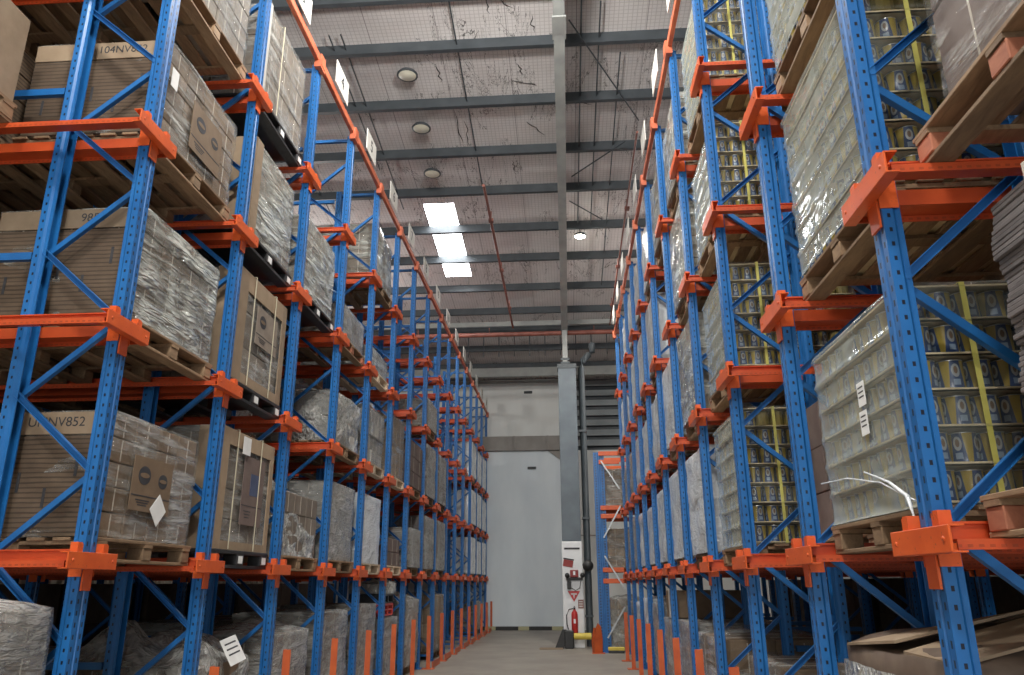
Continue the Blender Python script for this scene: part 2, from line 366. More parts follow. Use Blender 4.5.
# ------------------------------------------------------------------ layout
LEV = [0.0, 1.593, 2.976, 4.344, 5.732]
TOP = 7.228
PITCH = 1.5
SIDE = {'L': dict(x=-2.72, y0=4.33, fs=1, front=-2.76, n=17), 'R': dict(x=1.30, y0=2.90, fs=-1, front=1.385, n=11)}
ORD = ['first', 'second', 'third', 'fourth', 'fifth', 'sixth', 'seventh', 'eighth', 'ninth', 'tenth', 'eleventh', 'twelfth', 'thirteenth', 'fourteenth', 'fifteenth', 'sixteenth', 'seventeenth', 'eighteenth']
SHELF = ['floor level', 'lowest shelf', 'second shelf', 'third shelf', 'top shelf']
def side_word(s): return 'left' if s == 'L' else 'right'
def bay_word(s, i):
    if i < 0: return 'edge bay, %s rack' % side_word(s)
    return '%s bay, %s rack' % (ORD[i], side_word(s))
def where(s, i, l): return SHELF[l] + ', ' + bay_word(s, i)

# ------------------------------------------------------------------ rack frame lines
def upright_mesh(sgn, h):
    """section with grooved front; sgn: +1 when the aisle is at +x"""
    W2, D = .055, .078
    half = [(0.0, -.010), (.007, -.010), (.012, 0), (W2, 0), (W2, -D * .55), (W2 - .012, -D * .72), (W2 - .012, -D), (W2 - .020, -D)]
    right = half; left = [(-y, x) for (y, x) in reversed(half) if y > 0]
    inner = []
    poly = [(x * sgn, y) for (y, x) in (left + right)]
    poly += [(x * sgn, y) for (y, x) in ((W2 - .020, -.018), (-(W2 - .020), -.018))]
    mb = MB(); n = len(poly)
    V = [(p[0], p[1], 0) for p in poly] + [(p[0], p[1], h) for p in poly]
    fs = []; uv = []
    for k in range(n):
        a, b_ = poly[k], poly[(k + 1) % n]
        if abs(a[0] - b_[0]) < 1e-6 and abs(a[0]) < 1e-6: ua, ub = a[1], b_[1]
        elif abs(a[1] - b_[1]) < 1e-6 and abs(abs(a[1]) - W2) < 1e-4: ua, ub = 10 + abs(a[0]) + .02, 10 + abs(b_[0]) + .02
        else: ua = ub = 5
        fs.append((k, (k + 1) % n, n + (k + 1) % n, n + k)); uv.append([(ua, 0), (ub, 0), (ub, h), (ua, h)])
    fs += [tuple(range(n - 1, -1, -1)), tuple(range(n, 2 * n))]; uv += [[(5, 0)] * n, [(5, 0)] * n]
    mb.add(V, fs, 0, uv)
    return mb.mesh('upright', 'blue_punched')
def bracket_mesh(sgn):
    """saddle round the upright with a cross plate that carries two rails"""
    mb = MB()
    mb.box((sgn * .058, -.01, 0), (.010, .47, .090), bev=.003)                 # face plate toward the aisle
    mb.box((sgn * .036, -.01, .042), (.05, .47, .006)); mb.box((sgn * .036, -.01, -.042), (.05, .47, .006))
    mb.box((sgn * .007, .04, -.075), (.010, .086, .17))                        # tongue on the upright
    mb.box((sgn * -.03, .04 + .060, -.02), (.075, .006, .13)); mb.box((sgn * -.03, .04 - .060, -.02), (.075, .006, .13))
    for y in (-.123, .123):
        mb.box((sgn * .020, y, .070), (.045, .040, .055)); mb.box((sgn * .042, y, .066), (.006, .05, .048))
    for y in (-.20, .18): mb.lathe([(0, sgn * .066), (.009, sgn * .066), (.009, sgn * .060)], 8, (0, y, 0), 0, 'x')
    return mb.mesh('rail_bracket', 'orange')
def rear_bracket_mesh(sgn):
    mb = MB(); mb.box((sgn * .03, 0.04, 0), (.03, .18, .08)); mb.box((0, .10, -.03), (.08, .006, .13)); mb.box((0, -.02, -.03), (.08, .006, .13))
    return mb.mesh('rear_rail_bracket', 'orange')
def rail_mesh(sgn, ysg, ln):
    """angle rail running into the rack: upright web by the frame and a flange the pallets stand on"""
    mb = MB(); x0, x1 = sgn * .030, -sgn * ln
    a, b_ = (x0, x1) if x0 < x1 else (x1, x0)
    y = lambda t: ysg * t
    poly = [(y(.108), .070), (y(.132), .070), (y(.132), .062), (y(.116), .062), (y(.116), .008), (y(.222), .008), (y(.222), -.026), (y(.214), -.026), (y(.214), 0), (y(.108), 0)]
    mb.prism(poly, 'x', a, b_); return mb.mesh('rail', 'rail')
PROTO = {}
def frame_line(s, i, depth_frames, lvls=(1, 2, 3, 4), rl=6.6):
    S = SIDE[s]; sg = S['fs']; h = TOP - .03
    if ('up', s) not in PROTO:
        PROTO['up', s] = upright_mesh(sg, h); PROTO['upr', s] = upright_mesh(-sg, h)
        PROTO['br', s] = bracket_mesh(sg); PROTO['rbr', s] = rear_bracket_mesh(sg)
        PROTO['bp'] = MB().box((0, 0, .006), (.17, .2, .012)).mesh('base_plate', 'blue')
        for y in (-1, 1): PROTO['rail', s, y] = rail_mesh(sg, y, rl)
        ph = (.22, .69) if s == 'L' else (.71, .24)
        ds = {'L': .66, 'R': .66}[s]
        brs = []
        zf = [ph[0] + .945 * k for k in range(8)]; zr = [ph[1] + .945 * k for k in range(8)]
        seq = sorted([(z, 0) for z in zf] + [(z, 1) for z in zr])
        xf, xr = -sg * .055, -sg * (ds - .055)
        for (z1, e1), (z2, e2) in zip(seq, seq[1:]):
            if z2 > h: continue
            p = Vector((xr if e1 else xf, 0, z1)); q = Vector((xr if e2 else xf, 0, z2)); me = MB()
            ln = (q - p).length
            yoff = .016 if e1 else -.016
            p.y = q.y = yoff
            d = (q - p).normalized(); nrm = d.cross(Vector((0, 1, 0)))
            me.bar(p, q, .005, .034, up=nrm)
            me.bar(p + nrm * .016 + Vector((0, math.copysign(.016, yoff), 0)), q + nrm * .016 + Vector((0, math.copysign(.016, yoff), 0)), .030, .004, up=nrm)
            me.bar(p - nrm * .016 + Vector((0, math.copysign(.016, yoff), 0)), q - nrm * .016 + Vector((0, math.copysign(.016, yoff), 0)), .030, .004, up=nrm)
            me.tube([p + Vector((0, -.03, 0)), p + Vector((0, .03, 0))], .012, 6)
            brs.append(me.mesh('brace', 'blue'))
        for z in (.10, h - .05):
            brs.append(MB().bar((xf, 0, z), (xr, 0, z), .04, .04).mesh('brace', 'blue'))
        PROTO['braces', s] = brs
        PROTO['spacer', s] = MB().box((0, 0, 0), (1.62, .04, .05)).mesh('spacer', 'blue')
    nth = ORD[i]
    end = ', nearest the camera' if i == 0 else ''
    t = thing('rack_frame', 'blue rack frame with orange rail arms, %s upright line of %s rack%s' % (nth, side_word(s), end), 'rack frame', (S['x'], S['y0'] + PITCH * i, 0), 'rack frames of the %s rack' % side_word(s))
    FR = 2.35
    for k in range(depth_frames):
        x0 = -sg * FR * k
        for xx, nm in ((x0, 'up'), (x0 - sg * .66, 'upr')):
            u_ = place('upright', PROTO[nm, s], t, (xx, .04, 0)); place('base_plate', PROTO['bp'], u_, (-sg * .04 if nm == 'up' else sg * .04, 0, 0))
        if k < 2 and (k == 0 or i < 7):
            for me in PROTO['braces', s]: place('brace', me, t, (x0, .04, 0))
        if k:
            for z in (.9, 2.2, 3.5, 4.75, 6.0, 7.05): place('spacer', PROTO['spacer', s], t, (x0 + sg * .845, .04, z))
    for l in lvls:
        place('rail_bracket', PROTO['br', s], t, (0, 0, LEV[l]))
        if depth_frames > 1: place('rail_bracket', PROTO['rbr', s], t, (-sg * 2.35, 0, LEV[l]))
        for y in (-1, 1): place('rail', PROTO['rail', s, y], t, (0, 0, LEV[l] - .01))
    return t
for i in range(17): frame_line('L', i, 3 if i < 8 else 2)
for i in range(11): frame_line('R', i, 3 if i < 6 else 2)

# top tie beams
def top_beam(s, dx, i0, i1, label):
    S = SIDE[s]; sg = S['fs']
    t = thing('top_beam', label, 'beam', (S['x'] - sg * dx, 0, TOP), 'orange top tie beams')
    seg = MB().box((0, PITCH / 2, 0), (.05, PITCH - .03, .10), bev=.006).mesh('beam_segment', 'top_orange')
    con = MB().box((sg * .012, 0, -.03), (.075, .16, .17)).box((sg * .05, 0, -.01), (.01, .13, .14)).mesh('beam_connector', 'top_orange')
    for i in range(i0, i1): place('beam_segment', seg, t, (0, S['y0'] + PITCH * i + .0, .02))
    for i in range(i0, i1 + 1): place('beam_connector', con, t, (0, S['y0'] + PITCH * i, 0))
    return t
top_beam('L', 0, 0, 16, 'faded orange tie beam along the top of the left rack, aisle side')
top_beam('L', 3.9, 0, 16, 'faded orange tie beam along the top of the left rack, deep inside')
top_beam('R', 0, 0, 10, 'faded orange tie beam along the top of the right rack, aisle side')
top_beam('R', 3.9, 0, 10, 'faded orange tie beam along the top of the right rack, deep inside')

# bay number signs on the beams
board = MB().box((0, 0, 0), (.012, .52, .32), bev=.003).mesh('board', 'sign')
for i in range(1, 16):
    t = thing('bay_number_sign', 'cream board with black number %d standing on left rack top beam' % (i + 2), 'sign', (-2.665, SIDE['L']['y0'] + PITCH * (i + .48), 7.30), 'bay number signs on the left rack')
    place('board', board, t, (0, 0, .16))
    place('number', text_mesh(str(i + 2), .25, 'ink'), t, (.0075, 0, .16), (PI / 2, 0, PI / 2))
for i in range(2, 10):
    t = thing('bay_sign', 'plain cream board standing on right rack top beam, %s full bay' % ORD[i], 'sign', (1.235, SIDE['R']['y0'] + PITCH * (i + .5), 7.30), 'bay signs on the right rack')
    place('board', board, t, (0, 0, .16))

# floor guards
gpost = MB().prism([(-.035, -.035), (.035, -.035), (.035, -.028), (-.028, -.028), (-.028, .035), (-.035, .035)], 'z', .012, .90).mesh('post', 'guard')
gbase = MB().box((0, 0, .006), (.22, .20, .012)).mesh('base_plate', 'guard')
gtoe = MB().box((0, .42, .06), (.012, .84, .11)).mesh('toe_rail', 'guard')
for s in 'LR':
    S = SIDE[s]; sg = S['fs']
    for i in range(1, 17 if s == 'L' else 10):
        t = thing('floor_guard', 'orange floor guard post before the %s upright line of %s rack' % (ORD[i], side_word(s)), 'guard post', (S['x'] + sg * .17, S['y0'] + PITCH * i + (.02 if s == 'L' else -.02), 0), 'orange floor guard posts of the %s rack' % side_word(s))
        place('post', gpost, t, rot=None if s == 'L' else (0, 0, PI / 2)); place('base_plate', gbase, t)
        if s == 'L' and i >= 7: place('toe_rail', gtoe, t, (.06, .06, 0))

# ------------------------------------------------------------------ pallets
PW, PD, PH = 1.2, 1.08, .14
pp = {}
pp['deck'] = MB().box((0, 0, 0), (.11, PW, .020), bev=.003).mesh('deck_board', 'wood')
pp['cross'] = MB().box((0, 0, 0), (PD, .10, .020)).mesh('cross_board', 'wood')
pp['block'] = MB().box((0, 0, 0), (.11, .11, .078), bev=.004).mesh('block', 'wood')
pp['blockr'] = MB().box((0, 0, 0), (.11, .11, .078), bev=.004).mesh('block', 'wood_red')
pp['bottom'] = MB().box((0, 0, 0), (.10, PW, .020), bev=.003).mesh('bottom_board', 'wood')
def merged(mats, sheets=False):
    mb = MB()
    for k in range(7): mb.box((-PD / 2 + .055 + k * (PD - .11) / 6, 0, .130), (.11, PW, .02), 0)
    for y in (-.53, 0, .53):
        mb.box((0, y, .11), (PD, .10, .02), 0)
        for x in (-.48, 0, .48): mb.box((x, y, .06), (.11, .11, .08), 1)
    for x in (-.48, 0, .48): mb.box((x, 0, .010), (.10, PW, .02), 0)
    return mb.mesh('pallet', mats)
PALFAR = {'wood': merged(['wood', 'wood']), 'pale': merged(['wood_pale', 'wood_pale']), 'red': merged(['wood', 'wood_red'])}
def pallet(s, i, l, kind='wood', x=None, yoff=0, z=None, near=False, what='load', deep=False):
    S = SIDE[s]; sg = S['fs']
    xf = S['front'] if x is None else x
    zc = (LEV[l] if l else 0) + .001 if z is None else z
    loc = (xf - sg * PD / 2, S['y0'] + PITCH * (i + .5) + yoff, zc)
    name = {'wood': 'worn wooden pallet', 'pale': 'pale wooden pallet', 'red': 'wooden pallet with red blocks', 'plastic': 'black plastic pallet with white block stickers'}[kind]
    lab = name + ', ' + where(s, i, l) + (', behind the front one' if deep else '')
    if kind == 'plastic':
        t = thing('plastic_pallet', lab, 'pallet', loc, 'pallets in the %s rack' % side_word(s))
        MB().box((0, 0, .125), (PD, PW, .03), bev=.004).build('deck', 'plastic_black', t)
        for x_ in (-.48, 0, .48):
            MB().box((x_, 0, .012), (.11, PW, .024)).build('runner', 'plastic_black', t)
            for y in (-.52, 0, .52):
                b_ = MB().box((x_, y, .067), (.12, .15, .086), bev=.006).build('block', 'plastic_black', t)
                if x_ * sg > 0: MB().box((x_ + sg * .062, y, .068), (.003, .085, .06)).build('sticker', 'paper', b_)
        return t
    if not near:
        o = place('pallet', PALFAR[kind], None, loc); tag(o, lab, 'pallet', 'pallets in the %s rack' % side_word(s)); return o
    t = thing('pallet', lab, 'pallet', loc, 'pallets in the %s rack' % side_word(s))
    for k in range(7): place('deck_board', pp['deck'], t, (-PD / 2 + .055 + k * (PD - .11) / 6, 0, .130))
    for y in (-.53, 0, .53):
        place('cross_board', pp['cross'], t, (0, y, .110))
        for x_ in (-.48, 0, .48): place('block', pp['blockr' if kind == 'red' else 'block'], t, (x_, y, .0595))
    for x_ in (-.48, 0, .48): place('bottom_board', pp['bottom'], t, (x_, 0, .0103))
    return t

# ------------------------------------------------------------------ loads
def film_mesh(D, W, h, seed, amp=.012, nx=14, ny=16, nz=14, bulge=0.0, prof=None, top=True, mat='film_clear', taper=0.0, lean=(0, 0), z0=.0, rnd=.03):
    mb = MB(); off = Vector((seed * 7.31, seed * 3.7, seed * 1.9))
    per = []                                            # perimeter points with normals
    x2, y2 = D / 2, W / 2
    def edge(a, b_, n):
        return [(a[0] + (b_[0] - a[0]) * k / n, a[1] + (b_[1] - a[1]) * k / n) for k in range(n)]
    per = edge((-x2, -y2), (x2, -y2), nx) + edge((x2, -y2), (x2, y2), ny) + edge((x2, y2), (-x2, y2), nx) + edge((-x2, y2), (-x2, -y2), ny)
    n = len(per); V = []; fs = []
    def shape(x, y, z, inward=1.0):
        q = Vector((x, y, z)) * 1.0
        nv = mn.noise(Vector((x * 2.3, y * 2.3, z * 5.0)) + off) * amp + mn.noise(Vector((x * 7, y * 7, z * 16)) + off) * amp * .45
        tt = max(0, min(1, (z - z0) / (h - z0)))
        k = 1 + (nv + (prof(z) if prof else 0)) / max(.2, math.hypot(x, y)) - taper * tt ** 2
        return Vector((x * k + lean[0] * tt, y * k + lean[1] * tt, z))
    def corner(x, y):                                   # round vertical corners a little
        dx, dy = x2 - abs(x), y2 - abs(y)
        if dx < rnd and dy < rnd:
            vx, vy = rnd - dx, rnd - dy; l_ = math.hypot(vx, vy)
            if l_ > rnd: f_ = rnd / l_; return (math.copysign(x2 - rnd + vx * f_, x), math.copysign(y2 - rnd + vy * f_, y))
        return x, y
    per = [corner(*p) for p in per]
    for r in range(nz + 1):
        z = z0 + (h - z0) * r / nz
        for (x, y) in per:
            zz = z
            if r == nz: zz = h + bulge * 0
            V.append(shape(x, y, zz))
    for r in range(nz):
        for k in range(n): fs.append((r * n + k, r * n + (k + 1) % n, (r + 1) * n + (k + 1) % n, (r + 1) * n + k))
    if top:
        rings = 6; base = nz * n
        prev = base
        for q in range(1, rings + 1):
            f_ = 1 - q / (rings + .0001)
            o = len(V)
            for k, (x, y) in enumerate(per):
                if q == rings: break
                bz = bulge * (1 - f_ ** 2) * (0.55 + .9 * mn.noise(Vector((x * f_ * 2.2, y * f_ * 2.2, 3)) + off)) + mn.noise(Vector((x * f_ * 6, y * f_ * 6, 1)) + off) * amp
                p = shape(x, y, h); V.append(Vector((p.x * f_, p.y * f_, h + .004 + bz)))
            if q == rings:
                V.append(Vector((lean[0] * .0, 0, h + .004 + bulge * .55)))
                for k in range(n): fs.append((prev + k, prev + (k + 1) % n, o))
            else:
                for k in range(n): fs.append((prev + k, prev + (k + 1) % n, o + (k + 1) % n, o + k))
                prev = o
    mb.add(V, fs, 0, smooth=True)
    return mb.mesh('stretch_film', mat)
CART = {}
def carton_mesh(a, b_, c, mat, tape=True):
    key = (round(a, 3), round(b_, 3), round(c, 3), mat, tape)
    if key not in CART:
        mb = MB().box((0, 0, 0), (a - .006, b_ - .006, c - .004), 0, bev=.006)
        if tape:
            mb.box((0, 0, c / 2 - .0015), (a - .05, .045, .002), 1)
            for sx_ in (-1, 1): mb.box((sx_ * (a / 2 - .0025), 0, .0), (.002, .011, c * .86), 1)
            for sy_ in (-1, 1): mb.box((0, sy_ * (b_ / 2 - .0025), 0), (.011, .002, c * .86), 1)
        CART[key] = mb.mesh('carton', [mat, 'tape'])
    return CART[key]
def cartons(t, D, W, h, nx, ny, nz, mat, jit=.004, tape=True, mats=None, skip=lambda *a: False, seed=1):
    rr = random.Random(seed); a, b_, c = D / nx, W / ny, h / nz
    for kz in range(nz):
        for kx in range(nx):
            for ky in range(ny):
                if 0 < kx < nx - 1 and 0 < ky < ny - 1 and kz < nz - 1: continue
                if skip(kx, ky, kz): continue
                mm = mats[rr.randrange(len(mats))] if mats else mat
                place('carton', carton_mesh(a, b_, c, mm, tape), t, (-D / 2 + a * (kx + .5) + rr.uniform(-jit, jit), -W / 2 + b_ * (ky + .5) + rr.uniform(-jit, jit), c * (kz + .5)), (0, 0, rr.uniform(-1, 1) * jit))
def load_root(s, i, l, label, D, x=None, yoff=0, z=None, cat='pallet load', name='wrapped_load', deep=False):
    S = SIDE[s]; sg = S['fs']; xf = S['front'] if x is None else x
    zc = (LEV[l] if l else 0) + PH + .003 if z is None else z
    return thing(name, label + ', ' + where(s, i, l) + (', behind front load' if deep else ''), cat, (xf - sg * D / 2, S['y0'] + PITCH * (i + .5) + yoff, zc), 'pallet loads in the %s rack' % side_word(s)), sg
def flat_text(t, txt, size, loc, face, mat='ink'):
    rot = {'near': (PI / 2, 0, 0), 'left_aisle': (PI / 2, 0, PI / 2), 'right_aisle': (PI / 2, 0, -PI / 2)}[face]
    return place('lettering', text_mesh(txt, size, mat, .0005), t, loc, rot)
def oval_mesh(ry, rz, mat='ink'):
    mb = MB(); n = 24
    V = [(0, 0, 0)] + [(0, ry * math.cos(2 * PI * k / n), rz * math.sin(2 * PI * k / n)) for k in range(n)]
    V2 = [(.0015, p[1], p[2]) for p in V]
    fs = [(n + 1, n + 2 + k, n + 2 + (k + 1) % n) for k in range(n)] + [(1 + k, 1 + (k + 1) % n, n + 2 + (k + 1) % n, n + 2 + k) for k in range(n)]
    mb.add(V + V2, fs); return mb.mesh('emblem', mat)

def simple_load(s, i, l, h, film='film_grey', look='grey film wrapped carton load', mat='kraft_grey', n=(2, 3, 3), D=1.04, W=1.14, x=None, yoff=0, bulge=0, amp=.014, pk='wood', near=False, seed=None, taper=0, deep=False, pallet_on=True, mats=None, jit=.004, res=1.0, tape=True, extra=None, dx=0):
    seed = seed if seed is not None else (i + 3) * 17 + l * 5 + (100 if s == 'R' else 0)
    S = SIDE[s]
    if x is None and s == 'R' and i >= 3: x = 1.325
    if x is None and s == 'L' and i >= 6: x = -2.70
    if x is None and dx: x = S['front'] - S['fs'] * dx
    if pallet_on: pallet(s, i, l, pk, x=None if (x is not None and abs(x) < abs(S['front'])) else x, yoff=yoff, near=near, deep=deep)
    xl = (S['front'] if x is None else x) - S['fs'] * .015
    t, sg = load_root(s, i, l, look, D, xl, yoff, deep=deep, name='wrapped_load' if film else 'carton_stack')
    if n: cartons(t, D - .03, W - .03, h, *n, mat, jit=jit, seed=seed, mats=mats, tape=tape)
    if film: place('stretch_film', film_mesh(D, W, h + .005, seed, amp, max(4, int(12 * res)), max(4, int(14 * res)), max(4, int(14 * res)), bulge, mat=film, taper=taper), t)
    if extra: extra(t, sg, D, W, h)
    return t

def printed_panel(t, sg, D, y, z, w, h, two=True, blue=False, mat='kraft', rise=.012):
    X = sg * (D / 2 + rise)
    p = MB().box((0, 0, 0), (.006, w, h), bev=.001).build('printed_panel', mat, t, (X, y, z)); p['label'] = 'printed cardboard panel'
    if blue:
        MB().box((sg * .004, w * .05, h * .1), (.002, w * .42, h * .32)).build('emblem', 'navy', p)
    else:
        for k, (yy, zz, r_) in enumerate(((-.22 * w, .16 * h, .15), (.26 * w, .12 * h, .12))[: 2 if two else 1]):
            o = place('emblem', oval_mesh(w * r_, w * r_ * .8), p, (sg * .0032 - (.0015 if sg < 0 else 0), yy, zz))
            o2 = place('emblem_inner', oval_mesh(w * r_ * .75, w * r_ * .22, 'kraft'), p, (sg * .0048 - (.0015 if sg < 0 else 0), yy, zz))
    MB().box((sg * .0035, 0, -h * .22), (.0015, w * .98, .008)).build('fold_line', 'ink', p)
    for k in range(3): MB().box((sg * .0035, -w * .2, -h * (.30 + .045 * k)), (.0015, w * (.34 - .06 * k), .008)).build('print_line', 'ink', p)
    return p
def near_band(t, D, W, h, txt, sg):
    """pale top tier on the camera-side face with marker writing, cardboard stripes below"""
    y = -W / 2 - .004
    b_ = MB().box((0, y, h - .075), (D - .04, .010, .14), bev=.002).build('top_band', 'kraft_light', t)
    flat_text(b_, txt, .085, (sg * .16, y - .0062, h - .07), 'near')
    f_ = MB().box((0, y + .001, (h - .15) / 2), (D - .05, .008, h - .16)).build('flat_cardboard', 'kraft_flat', t)
    for k in range(5): MB().box((D * (-.36 + .17 * k), y - .0045, h * (.30 + .25 * ((k * 2) % 3) / 2)), (.018, .003, .12)).build('hand_slot', 'ink', f_)
def paper_label(t, loc, dims, rot=None, lines=3, sg=1):
    p = MB().box((0, 0, 0), dims).build('paper_label', 'paper', t, loc)
    if rot: p.rotation_euler = rot
    for k in range(lines):
        MB().box((sg * (dims[0] / 2 + .0004), 0, dims[2] * (.28 - .2 * k)), (.0008, dims[1] * .7, dims[2] * .06)).build('print_line', 'ink', p)
    p['label'] = 'white paper label'; return p

# ---- left rack, nearest bays
def ex(t, sg, D, W, h):
    near_band(t, D, W, h, 'UNNV852', sg); printed_panel(t, sg, D, -.06, h * .47, .50, h * .46)
    p = MB().box((0, 0, 0), (.003, .15, .15)).build('paper_label', 'paper', t, (sg * (D / 2 + .022), .04, h * .27)); p.rotation_euler = (PI / 4, 0, 0); p['label'] = 'white diamond sticker'
simple_load('L', 0, 1, .76, 'film_clear', 'brown cartons under clear film with white diamond sticker', 'kraft', (3, 4, 5), near=True, W=1.17, bulge=.03, amp=.014, extra=ex, res=1.6)
def ex(t, sg, D, W, h): near_band(t, D, W, h, '9852', sg)
simple_load('L', 0, 2, .78, 'film_silver', 'carton load behind silvery wrinkled film', 'kraft_flat', (3, 4, 5), near=True, W=1.17, extra=ex, res=1.6)
def ex(t, sg, D, W, h):
    near_band(t, D, W, h, '104NV852', sg); printed_panel(t, sg, D, .05, h * .42, .50, h * .52)
    paper_label(t, (sg * (D / 2 + .02), -W / 2 + .07, h * .62), (.003, .09, .15), lines=0)
simple_load('L', 0, 3, .77, 'film_clear', 'brown cartons with two printed ovals and narrow white label', 'kraft', (3, 4, 5), near=True, W=1.17, extra=ex, res=1.6)
simple_load('L', 0, 4, .92, 'film_clear', 'plain brown wrapped cartons', 'kraft_grey', (3, 4, 5), near=True, W=1.17, res=1.4)
for l in (1, 2, 3):
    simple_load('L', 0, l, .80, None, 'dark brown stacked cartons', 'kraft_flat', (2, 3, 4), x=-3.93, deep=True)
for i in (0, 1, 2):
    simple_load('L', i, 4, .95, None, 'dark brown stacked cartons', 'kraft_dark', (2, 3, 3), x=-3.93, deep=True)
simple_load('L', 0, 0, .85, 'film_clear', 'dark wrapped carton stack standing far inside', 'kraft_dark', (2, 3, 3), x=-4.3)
simple_load('L', -1, 0, 1.20, 'film_grey', 'pale grey wrapped carton stack with film tuft', 'kraft_grey', (2, 3, 6), x=-2.76, yoff=.10, near=True, bulge=.10, amp=.02, res=1.3)
pallet('L', -1, 3, 'wood', x=-3.55, yoff=-.05)
t, sg = load_root('L', -1, 3, 'plain tan cardboard box', .9, -3.60, .05, name='cardboard_box', cat='box')
MB().box((0, 0, .35), (.9, 1.05, .70), bev=.012).build('box_body', 'kraft_light', t)
MB().box((0, 0, .702), (.9, .05, .003)).build('tape_strip', 'tape', t)

def edge_boards(t, sg, D, W, h, wd=.13, mat='kraft_light'):
    X = sg * (D / 2 + .006)
    MB().box((X, 0, h - wd / 2), (.010, W, wd)).build('edge_board', mat, t)
    MB().box((X, -W / 2 + wd * .55, h / 2), (.011, wd * 1.1, h)).build('edge_board', mat, t)
    MB().box((X, W / 2 - wd * .3, h / 2), (.011, wd * .6, h)).build('edge_board', mat, t)
    MB().box((sg * (D / 2 - .09), -W / 2 - .004, h / 2), (.20, .010, h)).build('edge_board', mat, t)
    MB().box((X, 0, wd * .25), (.010, W, wd * .5)).build('edge_board', mat, t)
def straps(t, sg, D, W, h, ys, mat='strap'):
    for y in ys:
        mb = MB(); mb.box((sg * (D / 2 + .020), y, h / 2 + .008), (.003, .016, h + .01)); mb.box((0, y, h + .012), (D + .03, .016, .003)); mb.box((-sg * (D / 2 + .018), y, h / 2 + .008), (.003, .016, h + .01))
        mb.build('strap', mat, t)
def ex(t, sg, D, W, h):
    edge_boards(t, sg, D, W, h); printed_panel(t, sg, D, .13, h * .52, .46, h * .60, blue=True, mat='kraft_purple'); straps(t, sg, D, W, h, (-.28, .24))
    paper_label(t, (sg * (D / 2 + .03), -.12, h - .10), (.003, .16, .15), lines=0)
simple_load('L', 1, 1, .97, 'film_clear', 'tan carton frame with navy printed panel and two straps', 'kraft_grey', (2, 3, 4), pk='plastic', extra=ex, res=1.5)
def ex(t, sg, D, W, h):
    edge_boards(t, sg, D, W, h, .17, 'kraft_light'); straps(t, sg, D, W, h, (-.25, .25)); 
    printed_panel(t, sg, D, .10, h * .60, .50, h * .36, two=False, mat='kraft_grey')
simple_load('L', 1, 2, 1.0, 'film_clear', 'large tan boarded carton bound by two pale straps', 'kraft_grey', (2, 3, 3), pk='plastic', extra=ex, res=1.5)
def ex(t, sg, D, W, h):
    MB().box((sg * (D / 2 + .02), -W / 2 + .07, h / 2), (.012, .15, h)).build('corner_board', 'kraft_light', t)
    MB().box((sg * (D / 2 - .10), -W / 2 - .016, h / 2), (.24, .012, h)).build('corner_board', 'kraft_light', t)
simple_load('L', 1, 3, .92, 'film_silver', 'silver wrapped load with tan corner board', 'kraft_grey', (2, 3, 4), pk='plastic', extra=ex, res=1.5, W=1.12)
def ex(t, sg, D, W, h):
    MB().box((sg * (D / 2 + .012), -W / 2 + .02, h / 2), (.014, .05, h)).build('corner_board', 'white_carton', t)
    straps(t, sg, D, W, h, (-.2,))
simple_load('L', 1, 4, 1.04, 'film_clear', 'grey brown cartons with pale corner strip', 'kraft_grey', (2, 3, 3), pk='plastic', extra=ex, res=1.4)
def ex(t, sg, D, W, h):
    p = paper_label(t, (sg * (D / 2 + .05), .05, h * 1.12), (.003, .34, .22), lines=3); p.rotation_euler = (.1, -.5 * sg, 0)
simple_load('L', 1, 0, .72, 'film_bag', 'crumpled film over brown cartons with white paper', 'kraft', (2, 3, 3), x=-2.80, near=True, bulge=.36, amp=.035, extra=ex, res=1.6)
simple_load('L', 1, 1, .8, None, 'dark brown stacked cartons', 'kraft_dark', (2, 2, 3), x=-3.93, deep=True)
simple_load('L', 1, 2, .8, None, 'dark brown stacked cartons', 'kraft_dark', (2, 2, 3), x=-3.93, deep=True)
simple_load('L', 1, 0, .8, 'film_clear', 'dim wrapped carton stack', 'kraft_grey', (2, 2, 3), x=-4.25, deep=True)

# third bay and beyond
def step(t, sg, D, W, h):
    for k in range(3): place('carton', carton_mesh(.34, .36, .26, 'kraft_grey'), t, (sg * (.32), -.37 + .37 * k, h + .13))
simple_load('L', 2, 0, .86, 'film_grey', 'grey wrapped stepped carton stack', 'kraft_grey', (2, 3, 4), near=True, bulge=.12, amp=.02, x=-2.76, extra=None, res=1.3)
simple_load('L', 2, 1, .62, 'film_bag', 'crumpled clear film bag over boxes', 'kraft_grey', (2, 3, 3), near=True, bulge=.22, amp=.04, taper=.12, res=1.5)
simple_load('L', 2, 2, .45, 'film_bag', 'low crumpled wrapped boxes set back', 'kraft_purple', (2, 3, 2), x=-3.6, bulge=.15, amp=.04)
simple_load('L', 2, 3, .88, 'film_silver', 'silver wrapped tall load', 'kraft_grey', (2, 2, 3), near=True, pk='plastic', res=1.3)
simple_load('L', 3, 0, 1.00, 'film_grey', 'grey wrapped carton stack with loose film', 'kraft_grey', (2, 3, 4), bulge=.05, amp=.02, res=1.2)
simple_load('L', 3, 1, .90, 'film_grey', 'grey wrapped stack with ribbed foot', 'white_carton', (2, 4, 3), pk='pale', amp=.02, bulge=.05, near=True)
simple_load('L', 3, 2, .62, 'film_bag', 'lumpy pale boxes in crumpled film', 'white_carton', (2, 3, 2), pk='pale', amp=.05, bulge=.16, jit=.02, near=True)
simple_load('L', 3, 3, .42, 'film_grey', 'low grey wrapped load', 'kraft_grey', (2, 3, 2), pk='red', near=True)
simple_load('L', 4, 0, 1.05, 'film_grey', 'grey wrapped narrow carton stack', 'kraft_grey', (2, 3, 4), amp=.02, res=1.1)
